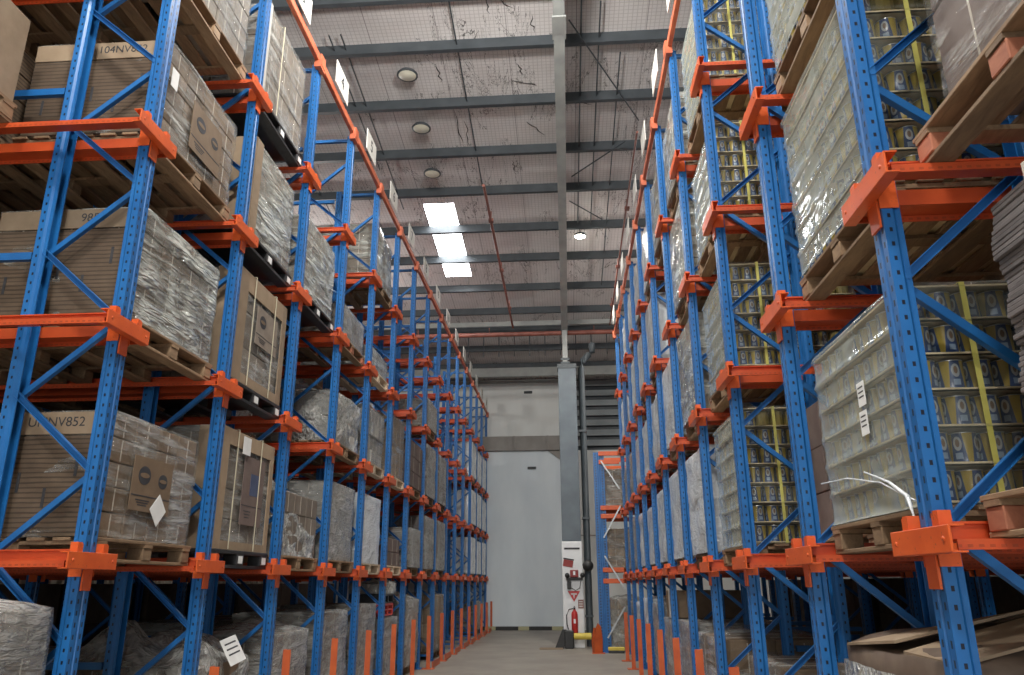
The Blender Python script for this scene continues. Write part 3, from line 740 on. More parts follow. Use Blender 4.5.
simple_load('L', 4, 1, .92, 'film_white', 'white wrapped load', 'white_carton', (2, 2, 3), pk='pale')
simple_load('L', 4, 2, .80, 'film_clear', 'pale loose cartons piled up', 'white_carton', (2, 3, 4), pk='pale', jit=.02)
simple_load('L', 4, 3, .30, 'film_silver', 'low silver wrapped load', 'white_carton', (2, 2, 1), pk='pale', bulge=.06)
simple_load('L', 4, 4, .85, 'film_silver', 'rounded silver grey wrapped load', 'kraft_grey', (2, 2, 3), bulge=.05, amp=.03)
simple_load('L', 5, 0, .82, 'film_grey', 'grey wrapped cartons below red crate', 'kraft_grey', (2, 3, 3))
simple_load('L', 5, 1, .42, None, 'low stack of tan and dark cartons', 'kraft_light', (2, 3, 2), pk='pale', mats=['kraft_light', 'kraft_purple'])
simple_load('L', 5, 2, 1.0, 'film_clear', 'tall tan wrapped carton load', 'kraft_light', (2, 2, 2), pk='pale')
simple_load('L', 6, 0, 1.05, 'film_grey', 'tall grey wrapped carton stack', 'kraft_grey', (2, 3, 4), bulge=.2, amp=.03)
simple_load('L', 6, 1, .66, 'film_grey', 'grey wrapped half height load', 'kraft_grey', (2, 2, 3))
simple_load('L', 6, 2, .8, None, 'dark brown bare cartons', 'kraft_purple', (2, 2, 3))
simple_load('L', 7, 1, .98, 'film_grey', 'tall grey wrapped load', 'kraft_purple', (2, 2, 3), amp=.02)
simple_load('L', 7, 2, 1.0, 'film_grey', 'tall grey wrapped load', 'kraft_purple', (2, 2, 3), amp=.02)
simple_load('L', 7, 3, .55, 'film_grey', 'low grey wrapped load', 'kraft_grey', (2, 2, 2))
simple_load('L', 8, 0, 1.1, 'film_clear', 'yellowish tan wrapped carton stack', 'kraft_light', (2, 2, 4), bulge=.1)
simple_load('L', 8, 1, 1.0, 'film_grey', 'tall grey wrapped load', 'kraft_purple', (2, 2, 3))
simple_load('L', 8, 2, 1.02, 'film_grey', 'tall grey wrapped load', 'kraft_purple', (2, 2, 3))
for i in (12, 13, 14):
    for l in (1, 2, 3): simple_load('L', i, l, .95 + .04 * ((i + l) % 2), 'film_white', 'bluish white wrapped load', 'white_carton', (1, 2, 2))
simple_load('L', 13, 0, .8, 'film_grey', 'grey wrapped low load', 'kraft_grey', (1, 2, 2))
# second-row loads added between the frames to darken the interior
for i, l, h in ((2, 1, .8), (2, 4, .0), (3, 1, .8), (3, 0, .9), (4, 1, .7), (4, 0, .9), (5, 1, .8), (5, 0, .8), (6, 1, .8), (6, 3, .7), (9, 1, .8), (10, 1, .8), (10, 2, .8), (11, 1, .8)):
    if h: simple_load('L', i, l, h, 'film_grey' if (i + l) % 2 else None, 'added second-row cartons', 'kraft_grey', (2, 2, 3), x=-4.1, deep=True)
# red crates and film heap on the sixth floor stack
S = SIDE['L']; yc = S['y0'] + PITCH * 5.5
t = thing('crate', 'red plastic crate on grey wrapped floor stack, left rack', 'crate', (-3.05, yc - .12, .995))
for z0_, nm in ((0, 'red_plastic'),):
    mb = MB(); mb.box((0, 0, .01), (.5, .7, .02))
    for y in (-.34, 0, .34): mb.box((.24, y, .09), (.03, .05, .16)); mb.box((-.24, y, .09), (.03, .05, .16))
    for x_ in (-.24, .24): mb.box((x_, 0, .165), (.03, .70, .03)); mb.box((x_, 0, .09), (.02, .70, .02))
    for y in (-.34, .34): mb.box((0, y, .165), (.48, .03, .03)); mb.box((0, y, .09), (.48, .03, .10))
    mb.build('crate_body', nm, t)
t = thing('crate', 'black plastic crate stacked on the red crate, left rack', 'crate', (-3.05, yc - .12, 1.178))
mb = MB(); mb.box((0, 0, .01), (.5, .7, .02))
for y in (-.34, 0, .34): mb.box((.24, y, .07), (.03, .05, .12)); mb.box((-.24, y, .07), (.03, .05, .12))
for x_ in (-.24, .24): mb.box((x_, 0, .125), (.03, .70, .03))
for y in (-.34, .34): mb.box((0, y, .07), (.48, .03, .12))
mb.build('crate_body', 'plastic_black', t)
t = thing('film_wrapped_box', 'pale box under crumpled white film on the black crate', 'box', (-3.05, yc - .12, 1.321))
place('carton', carton_mesh(.5, .7, .14, 'white_carton'), t, (0, 0, .072)); place('stretch_film', film_mesh(.56, .78, .16, 5, .04, 8, 10, 6, .14, mat='film_bag', z0=0), t)

# ---- right rack
TIN = MB()
TIN.lathe([(0, 0), (.050, 0), (.053, .003), (.053, .006), (.051, .009), (.051, .118), (.053, .121), (.053, .127), (.049, .127), (.047, .122), (0, .122)], 18)
TINM = TIN.mesh('tin', 'tin')
TP = .147
def tin_load(s, i, l, nt_=6, film='film_can', look='', labels=False, near=True, pk='wood', x=None):
    pallet(s, i, l, pk, near=near, x=x)
    D, W = 1.02, 1.16; ny, nx = 10, 9
    t, sg = load_root(s, i, l, look, D, (SIDE[s]['front'] if x is None else x) - SIDE[s]['fs'] * .01, name='wrapped_tin_load')
    a, b_ = (D - .04) / nx, (W - .04) / ny
    rr = random.Random(i * 7 + l); core = MB(); cnt = 0
    for k in range(nt_):
        tr = MB(); z = k * TP
        tr.box((0, 0, z + .004), (D - .02, W - .02, .008)); tr.box((sg * (D / 2 - .012), 0, z + .008), (.004, W - .02, .016)); tr.box((0, -W / 2 + .012, z + .008), (D - .02, .004, .016))
        tr.box((-sg * (D / 2 - .012), 0, z + .014), (.004, W - .02, .028)); tr.box((0, W / 2 - .012, z + .014), (D - .02, .004, .028))
        tr.build('tray', 'tray', t)
        for q in range(nx):
            for p in range(ny):
                front = q == 0; nearf = p == 0
                loc = (sg * (D / 2 - .02 - a * (q + .5)), -W / 2 + .02 + b_ * (p + .5), z + .009)
                if (front or (nearf and q < 7)) and cnt < 100:
                    cnt += 1
                    place('tin', TINM, t, loc, (0, 0, rr.choice((0, 0, 0, PI / 2, .5, -.4)) + rr.uniform(-.25, .25)))
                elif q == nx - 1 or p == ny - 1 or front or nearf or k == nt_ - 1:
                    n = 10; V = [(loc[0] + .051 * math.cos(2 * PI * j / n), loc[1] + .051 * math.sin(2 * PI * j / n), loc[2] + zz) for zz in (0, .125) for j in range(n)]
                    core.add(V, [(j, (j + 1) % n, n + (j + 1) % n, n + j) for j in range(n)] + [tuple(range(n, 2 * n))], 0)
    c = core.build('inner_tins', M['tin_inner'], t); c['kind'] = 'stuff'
    h = nt_ * TP
    MB().box((0, 0, h + .005), (D - .01, W - .01, .008)).build('top_sheet', 'tray', t)
    straps(t, sg, D, W, h, (-.2, .22), 'yellow_strap') if False else None
    mb = MB()
    for xx in (sg * (D / 2 - .25),):
        mb.box((xx, -W / 2 - .013, h / 2 + .009), (.022, .003, h + .01)); mb.box((xx, 0, h + .014), (.022, W + .02, .003)); mb.box((xx, W / 2 + .013, h / 2 + .009), (.022, .003, h + .01))
    mb.build('strap', 'yellow_strap', t)
    prof = lambda z: .016 * max(0, 1 - abs(((z / TP + .5) % 1) - .5) * 7)
    place('stretch_film', film_mesh(D + .012, W + .012, h + .02, i * 5 + l, .008, 14, 26, nt_ * 7, 0, prof=prof, mat=film, top=False), t)
    if labels:
        for k, zz in enumerate((h * .62, h * .47)): paper_label(t, (sg * (D / 2 + .024), -.10 + .012 * k, zz), (.003, .085, .11), lines=3, sg=sg)
        # loose film tail hanging over the bracket
        mb = MB(); pts = [(sg * (D / 2 + .03), -.02 + .0, .20), (sg * (D / 2 + .04), -.30, .12), (sg * (D / 2 + .06), -.50, .04), (sg * (D / 2 + .07), -.56, -.06)]
        mb.tube(pts, [.004, .006, .009, .003], 8); o = mb.build('loose_film', 'film_white', t)
        mb = MB(); pts = [(sg * (D / 2 + .035), .58, .22), (sg * (D / 2 + .03), .2, .20), (sg * (D / 2 + .035), -.2, .13), (sg * (D / 2 + .05), -.54, .02)]
        mb.tube(pts, .004, 6); mb.build('loose_film', 'film_white', t)
    return t
tin_load('R', 0, 1, look='yellow tins under clear film with two white labels', labels=True)
tin_load('R', 0, 2, look='yellow tins behind bright glossy film', nt_=7)
tin_load('R', 0, 3, look='yellow tins in film, underside of pallet showing', nt_=6)
for l in (1, 2, 3, 4): tin_load('R', 2, l, look='stack of yellow printed tins in film', nt_=(7, 6, 6, 7)[l - 1])
# right edge bay
pallet('R', -1, 1, 'red', near=True, x=1.40)
t, sg = load_root('R', -1, 1, 'stack of grey flattened corrugated cartons', .95, 1.52, -.08, name='flattened_carton_stack', cat='cardboard')
rr = random.Random(3); z = 0
sheet = [MB().box((0, 0, 0), (.95, 1.0, .0172), bev=.003).mesh('flat_carton', 'grey_sheet')]
for k in range(54):
    place('flat_carton', sheet[0], t, (sg * (.010 * math.sin(k * .45) + rr.uniform(-.006, .006)), .012 * math.sin(k * .3 + 1) + rr.uniform(-.006, .006), z + .009), (0, 0, rr.uniform(-.008, .008))); z += .0182
straps(t, sg, .985, 1.0, z, (.2,), 'tape')
pallet('R', -1, 2, 'red', near=True, x=1.40)
simple_load('R', -1, 2, .95, 'film_clear', 'mauve brown wrapped box', 'kraft_purple', (2, 2, 2), x=1.46, yoff=-.02, pallet_on=False, res=1.3, W=1.0)
# floor of first bay: collapsed box under film
t, sg = load_root('R', 0, 0, 'collapsed tan cardboard box with torn flaps and film', 1.0, 1.36, name='collapsed_box', cat='box', z=.145)
pallet('R', 0, 0, 'wood', near=True, x=1.34)
def crumple(D, W, h, seed, mat, topamp):
    return film_mesh(D, W, h, seed, .03, 10, 12, 10, topamp, mat=mat, z0=0.0, rnd=.05)
place('box_body', crumple(1.0, 1.18, 1.02, 3, 'kraft_dark', .12), t)
for k, (p0, p1, p2, p3) in enumerate((((-.5, .5, 1.05), (-.5, -.1, 1.10), (.06, -.08, 1.22), (.05, .52, 1.10)), ((-.48, -.12, 1.06), (-.47, -.56, 1.05), (.02, -.50, 1.16), (.04, -.10, 1.19)), ((.06, .5, 1.10), (.08, -.05, 1.21), (.46, -.05, 1.12), (.48, .5, 1.08)))):
    p0, p1, p2, p3 = [(p[0], p[1], p[2] - .02) for p in (p0, p1, p2, p3)]
    V = [Vector(p) for p in (p0, p1, p2, p3)]; V2 = [v - Vector((0, 0, .012)) for v in V]
    mb = MB(); mb.add(V + V2, [(0, 1, 2, 3), (7, 6, 5, 4), (0, 4, 5, 1), (1, 5, 6, 2), (2, 6, 7, 3), (3, 7, 4, 0)]); mb.build('flap', 'kraft_light', t)
place('stretch_film', film_mesh(1.06, 1.24, .95, 9, .05, 16, 20, 14, .0, mat='film_bag', z0=0, top=False), t)
t2 = simple_load('R', 0, 0, .75, 'film_bag', 'dark crumpled film heap', 'kraft_dark', (2, 2, 2), x=2.55, bulge=.3, amp=.05, deep=True)
# second bay
simple_load('R', 1, 1, .92, None, 'dark brown carton stack set back', 'kraft_purple', (2, 3, 3), x=1.72, near=True, tape=False)
simple_load('R', 1, 0, .80, 'film_clear', 'low dark brown carton stack', 'kraft_dark', (2, 2, 2), x=1.75)
for l in (2, 3, 4): simple_load('R', 1, l, .85, None, 'dark brown stacked cartons', 'kraft_dark', (2, 2, 2), x=2.65)
simple_load('R', 2, 0, .72, 'film_clear', 'low wrapped brown carton stack', 'kraft', (2, 2, 2), x=1.5)
# further right bays
simple_load('R', 3, 0, .82, 'film_clear', 'wrapped brown cartons with loose film corner', 'kraft', (2, 2, 2), bulge=.1)
simple_load('R', 3, 1, 1.0, 'film_white', 'rounded grey wrapped load of dark cartons', 'kraft_purple', (2, 3, 5), near=True, bulge=.05, amp=.025, res=1.3)
simple_load('R', 3, 2, 1.0, 'film_silver', 'grey white wrapped load', 'kraft_grey', (2, 3, 4))
simple_load('R', 3, 3, 1.0, 'film_silver', 'bright silver wrapped load', 'kraft_grey', (2, 3, 4), near=True, res=1.3)
simple_load('R', 3, 4, .9, 'film_silver', 'silver wrapped load', 'kraft_grey', (2, 2, 3))
simple_load('R', 4, 0, .88, 'film_grey', 'grey wrapped stack', 'kraft_grey', (2, 2, 3))
simple_load('R', 4, 1, 1.0, 'film_white', 'whitish wrapped load with draped sheet', 'white_carton', (2, 2, 3), near=True)
simple_load('R', 4, 2, 1.0, 'film_white', 'white wrapped load', 'white_carton', (2, 2, 3))
simple_load('R', 4, 4, .95, 'film_silver', 'silver wrapped load', 'kraft_grey', (2, 2, 3))
t = thing('cardboard_box', 'tan box standing on wrapped floor stack, sixth bay of right rack', 'box', (1.80, 10.95, 1.02))
MB().box((0, 0, .17), (.9, .75, .34), bev=.01).build('box_body', 'kraft', t); MB().box((-.455, 0, .17), (.006, .12, .34)).build('tape_strip', 'tape', t)
for i, cells in {5: {0: (.85, 'film_grey', 'white_carton'), 1: (1.0, 'film_white', 'white_carton'), 2: (1.0, 'film_white', 'white_carton'), 3: (1.0, 'film_white', 'white_carton'), 4: (.9, 'film_white', 'white_carton')},
                 6: {0: (1.0, 'film_grey', 'white_carton'), 1: (.9, 'film_white', 'white_carton'), 2: (.95, 'film_white', 'white_carton'), 3: (1.02, 'film_white', 'white_carton'), 4: (.95, 'film_white', 'white_carton')},
                 7: {0: (1.05, 'film_white', 'kraft_grey'), 1: (.95, 'film_white', 'kraft_grey'), 2: (.95, 'film_white', 'white_carton'), 3: (1.0, 'film_white', 'white_carton'), 4: (1.0, 'film_white', 'white_carton')},
                 8: {0: (.95, 'film_white', 'kraft_light'), 1: (1.0, 'film_grey', 'white_carton'), 2: (.95, 'film_grey', 'kraft_light'), 4: (.9, 'film_white', 'white_carton')},
                 9: {0: (.95, 'film_grey', 'kraft_light'), 1: (.9, 'film_grey', 'kraft_grey'), 2: (.9, 'film_grey', 'white_carton'), 3: (.9, 'film_white', 'white_carton')}}.items():
    for l, (h, fm, ma) in cells.items():
        simple_load('R', i, l, h - .05 * ((i * 3 + l) % 3), fm, '%s wrapped load' % {'film_white': 'white', 'film_grey': 'grey'}[fm], ma, (2, 2, 3), amp=.025, bulge=.07 if i != 5 or l else 0)
for i, l in ((2, 0), (3, 1), (3, 0), (4, 1), (4, 3), (5, 1), (1, 1)):  # second-row stacks added so the rack interior stays dark
    simple_load('R', i, l, .8, None, 'added second-row cartons', 'kraft_dark', (2, 2, 2), x=2.95, deep=True)

for i in range(0, 10):  # third-row stacks added to block light and darken the rack interior
    simple_load('L', i, 0, 1.34, None, 'added dark filler stack, third row', 'kraft_dark', (2, 2, 3), x=-5.6, deep=True, tape=False)
    simple_load('R', i, 0, 1.36, None, 'added dark filler stack, third row', 'kraft_dark', (2, 2, 3), x=4.3, deep=True, tape=False)
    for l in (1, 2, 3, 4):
        if i < 6: simple_load('L', i, l, 1.12, None, 'added dark filler stack, third row', 'kraft_dark', (1, 2, 2), x=-5.6, deep=True, tape=False)
        if i < 7: simple_load('R', i, l, 1.12, None, 'added dark filler stack, third row', 'kraft_dark', (1, 2, 2), x=4.2, deep=True, tape=False)

# ------------------------------------------------------------------ short rack at the end of the right row
YE = 18.30
t = thing('end_rack', 'low blue end rack with orange beams beside the column', 'rack', (.80, YE, 0))
um = upright_mesh(1, 4.42)
place('upright', um, t, (0, 0, 0), (0, 0, -PI / 2)).scale = (1, 2.3, 1); place('base_plate', PROTO['bp'], t, (.04, 0, 0))
um2 = upright_mesh(-1, 4.42); place('upright', um2, t, (0, .95, 0))
place('upright', um2, t, (1.1, .95, 0))
for z in (1.50, 1.74, 2.93, 3.12, 4.18, 4.38):
    MB().box((.24, -.02, z), (.48, .05, .10), bev=.006).build('beam', 'orange', t)
    MB().box((.55, .99, z), (1.2, .05, .10), bev=.006).build('beam', 'orange', t)
zz = [.30, .95, 1.35, 2.05, 2.45, 3.15, 3.55, 4.2]
for k in range(0, 8, 2):
    a, b_ = zz[k], zz[k + 1]
    MB().bar((.05, -.05, a if k % 4 == 0 else b_), (.46, -.05, b_ if k % 4 == 0 else a), .03, .03).build('brace', 'steel', t)
for z in (1.79, 3.17): MB().box((.62, .50, z), (1.1, .86, .02)).build('shelf', 'wood', t)
for k, (z, h, nm) in enumerate(((1.803, .85, 'lower'), (3.183, .85, 'upper'))):
    o = thing('wrapped_load', 'brown wrapped carton load on the %s shelf of low end rack' % nm, 'pallet load', (1.32, YE + .5, z), 'loads on the end rack')
    cartons(o, .8, .72, h, 2, 2, 4, 'kraft_light', seed=k); place('stretch_film', film_mesh(.84, .76, h, 60 + k, .03, 8, 8, 8, .05, mat='film_grey', z0=0), o)
o = thing('wrapped_load', 'pale crumpled bundle on the floor under low end rack', 'pallet load', (1.32, YE + .5, 0.0), 'loads on the end rack')
cartons(o, .8, .72, 1.1, 2, 2, 5, 'kraft_light', seed=9); place('stretch_film', film_mesh(.84, .76, 1.12, 70, .05, 8, 8, 8, .1, mat='film_bag', z0=0), o)
t = thing('column_guard', 'orange steel guard leaning before the low end rack', 'guard', (.63, YE - .25, 0))
n = 8; mb = MB()
poly = [(-.09, 0), (.09, 0), (.10, .30), (.07, .55), (.0, .62), (-.05, .52), (-.10, .25)]
mb.prism(poly, 'y', -.01, .01); mb.prism([(-.09, 0), (-.075, 0), (-.085, .25), (-.04, .52), (-.05, .52), (-.10, .25)], 'y', .0, .14); mb.build('guard_plate', 'guard', t).rotation_euler = (0, 0, .35)
MB().box((0, .03, .006), (.28, .26, .012)).build('base_plate', 'guard', t)
t = thing('wheel_stop', 'yellow and black wheel stop at foot of end rack', 'wheel stop', (1.02, YE - .16, 0))
MB().box((0, 0, .09), (.36, .10, .07), bev=.01).build('bar', 'yellow', t); MB().box((0, 0, .027), (.34, .12, .055), bev=.008).build('foot', 'black_paint', t)

# ------------------------------------------------------------------ building
def slab(name, x0, x1, y0, y1, z0, z1, mat):
    return struct(MB().box(((x0 + x1) / 2, (y0 + y1) / 2, (z0 + z1) / 2), (x1 - x0, y1 - y0, z1 - z0)).build(name, mat))
XL, XR, YB, YF = -9.6, 9.2, -9.0, 26.95
slab('floor', XL, XR, YB, 27.6, -.15, 0, 'floor')
slab('wall_left', XL - .15, XL, YB, 27.6, 0, 11.9, 'cladding')
slab('wall_right', XR, XR + .15, YB, 27.6, 0, 11.9, 'cladding_shaded')
w = struct(bpy.data.objects.new('wall_front', None)); COL.objects.link(w)  # unseen wall added so light from behind enters only by its opening
MB().box(((XL - 3.6) / 2, YB - .08, 5.95), (-3.6 - XL, .15, 11.9)).build('cladding', 'cladding', w)
MB().box(((XR + 3.6) / 2, YB - .08, 5.95), (XR - 3.6, .15, 11.9)).build('cladding', 'cladding', w)
MB().box((0, YB - .08, 8.65), (7.2, .15, 6.5)).build('cladding', 'cladding', w)
RZ = lambda y: 11.22 - .10 * y
# far wall in pieces
w = struct(bpy.data.objects.new('wall_back', None)); COL.objects.link(w)
MB().box(((XL + .1) / 2, YF + .1, 2.95), (-XL + .1 , .2, 5.90)).build('lower_panel', 'wall_blue', w)
MB().box(((XL + .1) / 2, YF + .1, 7.45), (-XL + .1, .2, 2.10)).build('upper_panel', 'wall_white', w)
MB().box(((XL + .1) / 2, YF - .02, 6.15), (-XL + .1, .34, .50)).build('ledge_beam', 'ledge', w)
for x_ in (-1.75, -.58): MB().box((x_, YF - .215, 6.15), (.06, .06, .50)).build('ledge_rib', 'ledge', w)
MB().prism([(-.65, 5.95), (.05, 5.95), (.05, 5.42)], 'y', YF - .06, YF - .0).build('gusset', 'ledge', w)
MB().box(((XL + .1) / 2, YF - .03, 8.42), (-XL + .1, .10, .10)).build('top_strip', 'rafter', w)
MB().box((.07, YF + .0, 2.9), (.05, .12, 5.8)).build('panel_edge', 'ledge', w)
MB().box(((.1 + XR) / 2, YF + .1, 2.95), (XR - .1, .2, 5.9)).build('side_panel', 'wall_white', w)
MB().box(((.1 + XR) / 2, YF + .25, 7.3), (XR - .1, .1, 2.8)).build('louvre_backing', 'purlin', w)
for k in range(8):
    z = 6.05 + .36 * k
    MB().prism([(YF - .02, z), (YF + .02, z), (YF + .19, z + .24), (YF + .15, z + .24)], 'x', .1, XR).build('louvre_slat', 'louvre', w)
MB().box((2.2, YF - .02, 3.0), (4.2, .03, .03)).build('panel_joint', 'ledge', w)
k = slab('baseboard_back', XL, -.05, YF - .22, YF, 0, .11, 'kerb')
# small dark vent slots on the far wall
for x_, z, nm in ((-1.15, 5.30, 'lower'), (-1.25, 8.02, 'upper')):
    t = thing('wall_vent', 'small dark slot in the %s back wall panel' % nm, 'vent', (x_, YF, z), None)
    MB().box((0, -.02, 0), (.30, .05, .09), bev=.01).build('vent_frame', 'column_dark', t); MB().box((0, -.05, 0), (.24, .02, .04)).build('vent_slot', 'black_paint', t)

# ceiling: insulation, purlins, rafter, rods
ceil = struct(bpy.data.objects.new('ceiling', None)); COL.objects.link(ceil)
SKY = [(15.50, 16.62), (16.83, 18.10), (18.28, 18.98)]
SX0, SX1 = -3.05, -2.36
def roof_quad(mb, x0, x1, y0, y1, mi=0, th=.05):
    V = [(x0, y0, RZ(y0)), (x1, y0, RZ(y0)), (x1, y1, RZ(y1)), (x0, y1, RZ(y1))]
    V += [(p[0], p[1], p[2] + th) for p in V]
    mb.add(V, [(3, 2, 1, 0), (4, 5, 6, 7), (0, 1, 5, 4), (1, 2, 6, 5), (2, 3, 7, 6), (3, 0, 4, 7)], mi)
mb = MB()
roof_quad(mb, XL, SX0, YB, 27.4); roof_quad(mb, SX1, XR, YB, 27.4)
ys = [YB]
SKYALL = [(1.0, 5.0)] + SKY  # first strip is an unseen skylight added to light the near aisle
for a, b_ in SKYALL: ys += [a, b_]
ys.append(27.4)
for k in range(0, len(ys), 2): roof_quad(mb, SX0, SX1, ys[k], ys[k + 1])
mb.build('insulation', 'roof', ceil)
for k, (a, b_) in enumerate(SKYALL):
    q = MB(); roof_quad(q, SX0, SX1, a, b_, 0, .02); struct(q.build('window_%d' % (k + 1), 'skylight'))
for y in [-4, -1, 1, 2.5, 4, 5.5, 7.0, 8.45, 9.78, 10.86, 12.28, 13.76, 15.15, 16.72, 18.19, 19.85, 21.35, 22.7, 24.2, 25.8]:
    y *= .984; z = RZ(y); h = .19
    mb = MB(); x0, x1 = XL, XR
    poly = [(y - .045, z - .002), (y - .045, z - h + .03), (y - .045, z - h), (y + .045, z - h), (y + .045, z - h + .008), (y - .037, z - h + .008), (y - .037, z - .002)]
    mb.prism(poly, 'x', x0, x1); mb.build('purlin', 'purlin', ceil)
# tapered rafter along the aisle, then haunch onto the column
mb = MB()
def raf(y0, y1, d0, d1, w=.17, xc=.085):
    for (wd, lo, hi) in ((w, 0, .025), (.05, .025, None)):
        V = []
        for y, d in ((y0, d0), (y1, d1)):
            zb = RZ(y) - d; zt = zb + hi if hi else RZ(y) - .2
            V += [(xc - wd / 2, y, zb + lo), (xc + wd / 2, y, zb + lo), (xc + wd / 2, y, zt), (xc - wd / 2, y, zt)]
        mb.add(V, [(0, 1, 2, 3), (7, 6, 5, 4), (0, 4, 5, 1), (1, 5, 6, 2), (2, 6, 7, 3), (3, 7, 4, 0)])
raf(YB, 8.9, .70, .80); raf(8.9, 20.0, .80, 1.30)
mb.build('rafter', 'rafter', ceil)
MB().box((.085, 9.6, RZ(9.6) - .84), (.21, .5, .03)).build('splice_plate', 'rafter', ceil)
# flying braces and sag rods below the roof
for p, q, nm in (((.25, 10.1), (1.55, 12.6), 'bracing_rod'), ((.3, 14.3), (1.35, 13.2), 'bracing_rod'), ((.25, 15.2), (1.0, 16.0), 'bracing_rod')):
    MB().tube([(p[0], p[1], RZ(p[1]) - .24), (q[0], q[1], RZ(q[1]) - .24)], .014, 6).build(nm, 'purlin', ceil)
for x_, y0, y1 in ((.75, 9.9, 16.6), (1.12, 11.0, 19.5), (-3.5, 10.3, 15.5), (-3.7, 10.3, 14), (-1.62, 9.0, 14.9), (.45, 8.9, 16.4), (-5.2, 9, 20)):
    MB().tube([(x_, y0, RZ(y0) - .10), (x_ , y1, RZ(y1) - .10)], .013, 6).build('sag_rod', 'purlin', ceil)
# tears in the insulation
rr = random.Random(11)
for x_, y_, ln, ang in ((-1.05, 9.9, .55, .05), (-.75, 9.95, .35, .9), (-.55, 11.75, .55, 1.25), (-.6, 11.4, .3, .2), (-.4, 13.0, .6, .7), (-1.9, 12.9, 1.0, .02), (-1.75, 13.1, .9, .03), (-2.05, 11.4, .5, .1), (-.35, 10.4, .4, .1), (-.9, 14.2, .4, .1), (-1.6, 15.9, .5, .1), (.5, 12.35, .3, 1.2)):
    pts = []
    for k in range(7):
        d = (k / 6 - .5) * ln * rr.uniform(.85, 1.1)
        pts.append((x_ + math.sin(ang) * d + rr.uniform(-.035, .035), y_ + math.cos(ang) * d, 0))
    pts = [(p[0], p[1], RZ(p[1]) - .004) for p in pts]
    MB().tube(pts, [.002, .006, .010, .007, .011, .006, .002], 5).build('tear', 'dark', ceil)
# eave girder of the far end
MB().box(((XL + 0.0) / 2, 20.9, 7.55 + .95), (-XL - .0, .02, .02)).build('tie_rod', 'purlin', ceil)
for z, y in ((8.30, 25.2),): MB().box((0, y, z), (XR - XL, .16, .30)).build('eave_beam', 'rafter', ceil)
MB().box((0, 21.5, 8.78), (XR - XL, .12, .14)).build('eave_beam', 'rafter', ceil)
for k in range(14): MB().box((-3.4 + .48 * k, 22.9, 8.55), (.03, .03, .7)).build('hanger', 'purlin', ceil)

# column with painted foot and rainwater pipe
YC = 19.8
c = struct(bpy.data.objects.new('column', None)); COL.objects.link(c)
MB().box((.12, YC, 1.22), (.50, .40, 2.44), bev=.01).build('painted_foot', 'white_paint', c)
MB().box((.12, YC, 4.70), (.47, .38, 4.52), bev=.01).build('shaft', 'column', c)
MB().box((.12, YC, 6.93), (.50, .40, .12)).build('cap', 'column_dark', c)
MB().box((.085, YC, 7.42), (.13, .20, 1.10)).build('neck', 'rafter', c)
for z in (7.05, 7.15): MB().box((.085, YC - .08, z), (.24, .06, .06)).build('bolt_plate', 'column_dark', c)
t = thing('rainwater_pipe', 'dark grey rainwater pipe running down the column side', 'pipe', (.50, YC, 0))
MB().tube([(0, -.05, .02), (0, -.05, 6.9), (.05, -.05, 7.1), (.22, -.02, 7.28), (.30, 0, 7.35), (.30, 0, 7.6)], .085, 12).build('pipe_run', 'column_dark', t)
for z in (.7, 3.0, 5.2): MB().box((-.005, -.05, z), (.20, .20, .05)).build('clamp', 'column_dark', t)
YFc = YC - .2003
def on_col(name, label, cat, x, z): return thing(name, label, cat, (x, YFc, z))
t = on_col('notice_strip', 'thin dark lettered strip near top of white column foot', 'sign', .12, 2.27)
MB().box((0, -.003, 0), (.38, .006, .045)).build('strip', 'ink', t)
t = on_col('fire_notice', 'tilted small dark red notice on the white column foot', 'sign', .02, 1.92)
o = MB().box((0, -.005, 0), (.24, .010, .16), bev=.002).build('notice_board', 'dark_red', t); o.rotation_euler = (0, .16, 0)
for k in range(3): MB().box((0, -.006, .04 - .04 * k), (.18, .004, .014)).build('print_line', 'paper', o)
MB().box((0, -.006, .10), (.26, .012, .03)).build('notice_edge', 'ink', t).rotation_euler = (0, .16, 0)
t = on_col('fire_alarm_box', 'red fire alarm box with black strobes on the white column', 'fire alarm', .16, 1.62)
MB().box((0, -.05, .06), (.20, .10, .17), bev=.01).build('alarm_case', 'dark_red', t)
MB().box((0, -.106, .07), (.05, .012, .09)).build('call_button', 'white_paint', t)
MB().box((0, -.04, -.06), (.40, .06, .06), bev=.01).build('bracket', 'black_paint', t)
for x_ in (-.17, .20): MB().lathe([(0, -.13), (.055, -.12), (.06, -.05), (.03, 0)], 12, (x_, 0, .02), 0, 'y').build('strobe', 'black_paint', t)
MB().box((-.13, -.04, -.20), (.10, .08, .20), bev=.01).build('battery_case', 'black_paint', t)
MB().tube([(-.08, -.05, -.27), (.02, -.06, -.33), (.12, -.06, -.28), (.16, -.05, -.1)], .012, 6).build('cable', 'black_paint', t)
t = on_col('bell', 'black round alarm bell on the right edge of the column', 'bell', .50, 1.86)
MB().lathe([(0, -.20), (.09, -.19), (.13, -.13), (.135, -.09), (.04, -.08), (.04, .0)], 18, (0, .05, 0), 0, 'y').build('bell_dome', 'black_paint', t)
t = on_col('warning_triangle', 'red and white inverted triangle sign above the extinguisher', 'sign', .14, 1.15)
MB().prism([(-.15, .13), (.15, .13), (0, -.12)], 'y', -.008, 0).build('triangle_plate', 'red', t)
MB().box((0, -.010, .06), (.14, .004, .03)).build('print_line', 'white_paint', t)
MB().prism([(-.02, .04), (.02, .04), (0, -.05)], 'y', -.012, -.008).build('print_mark', 'white_paint', t)
t = on_col('instruction_sheet', 'small reddish instruction sheet right of the triangle sign', 'sign', .30, .98)
MB().box((0, -.003, 0), (.13, .006, .20)).build('sheet', 'pipe', t)
for k in range(4): MB().box((0, -.008, .06 - .04 * k), (.09, .002, .014)).build('print_line', 'paper', t)
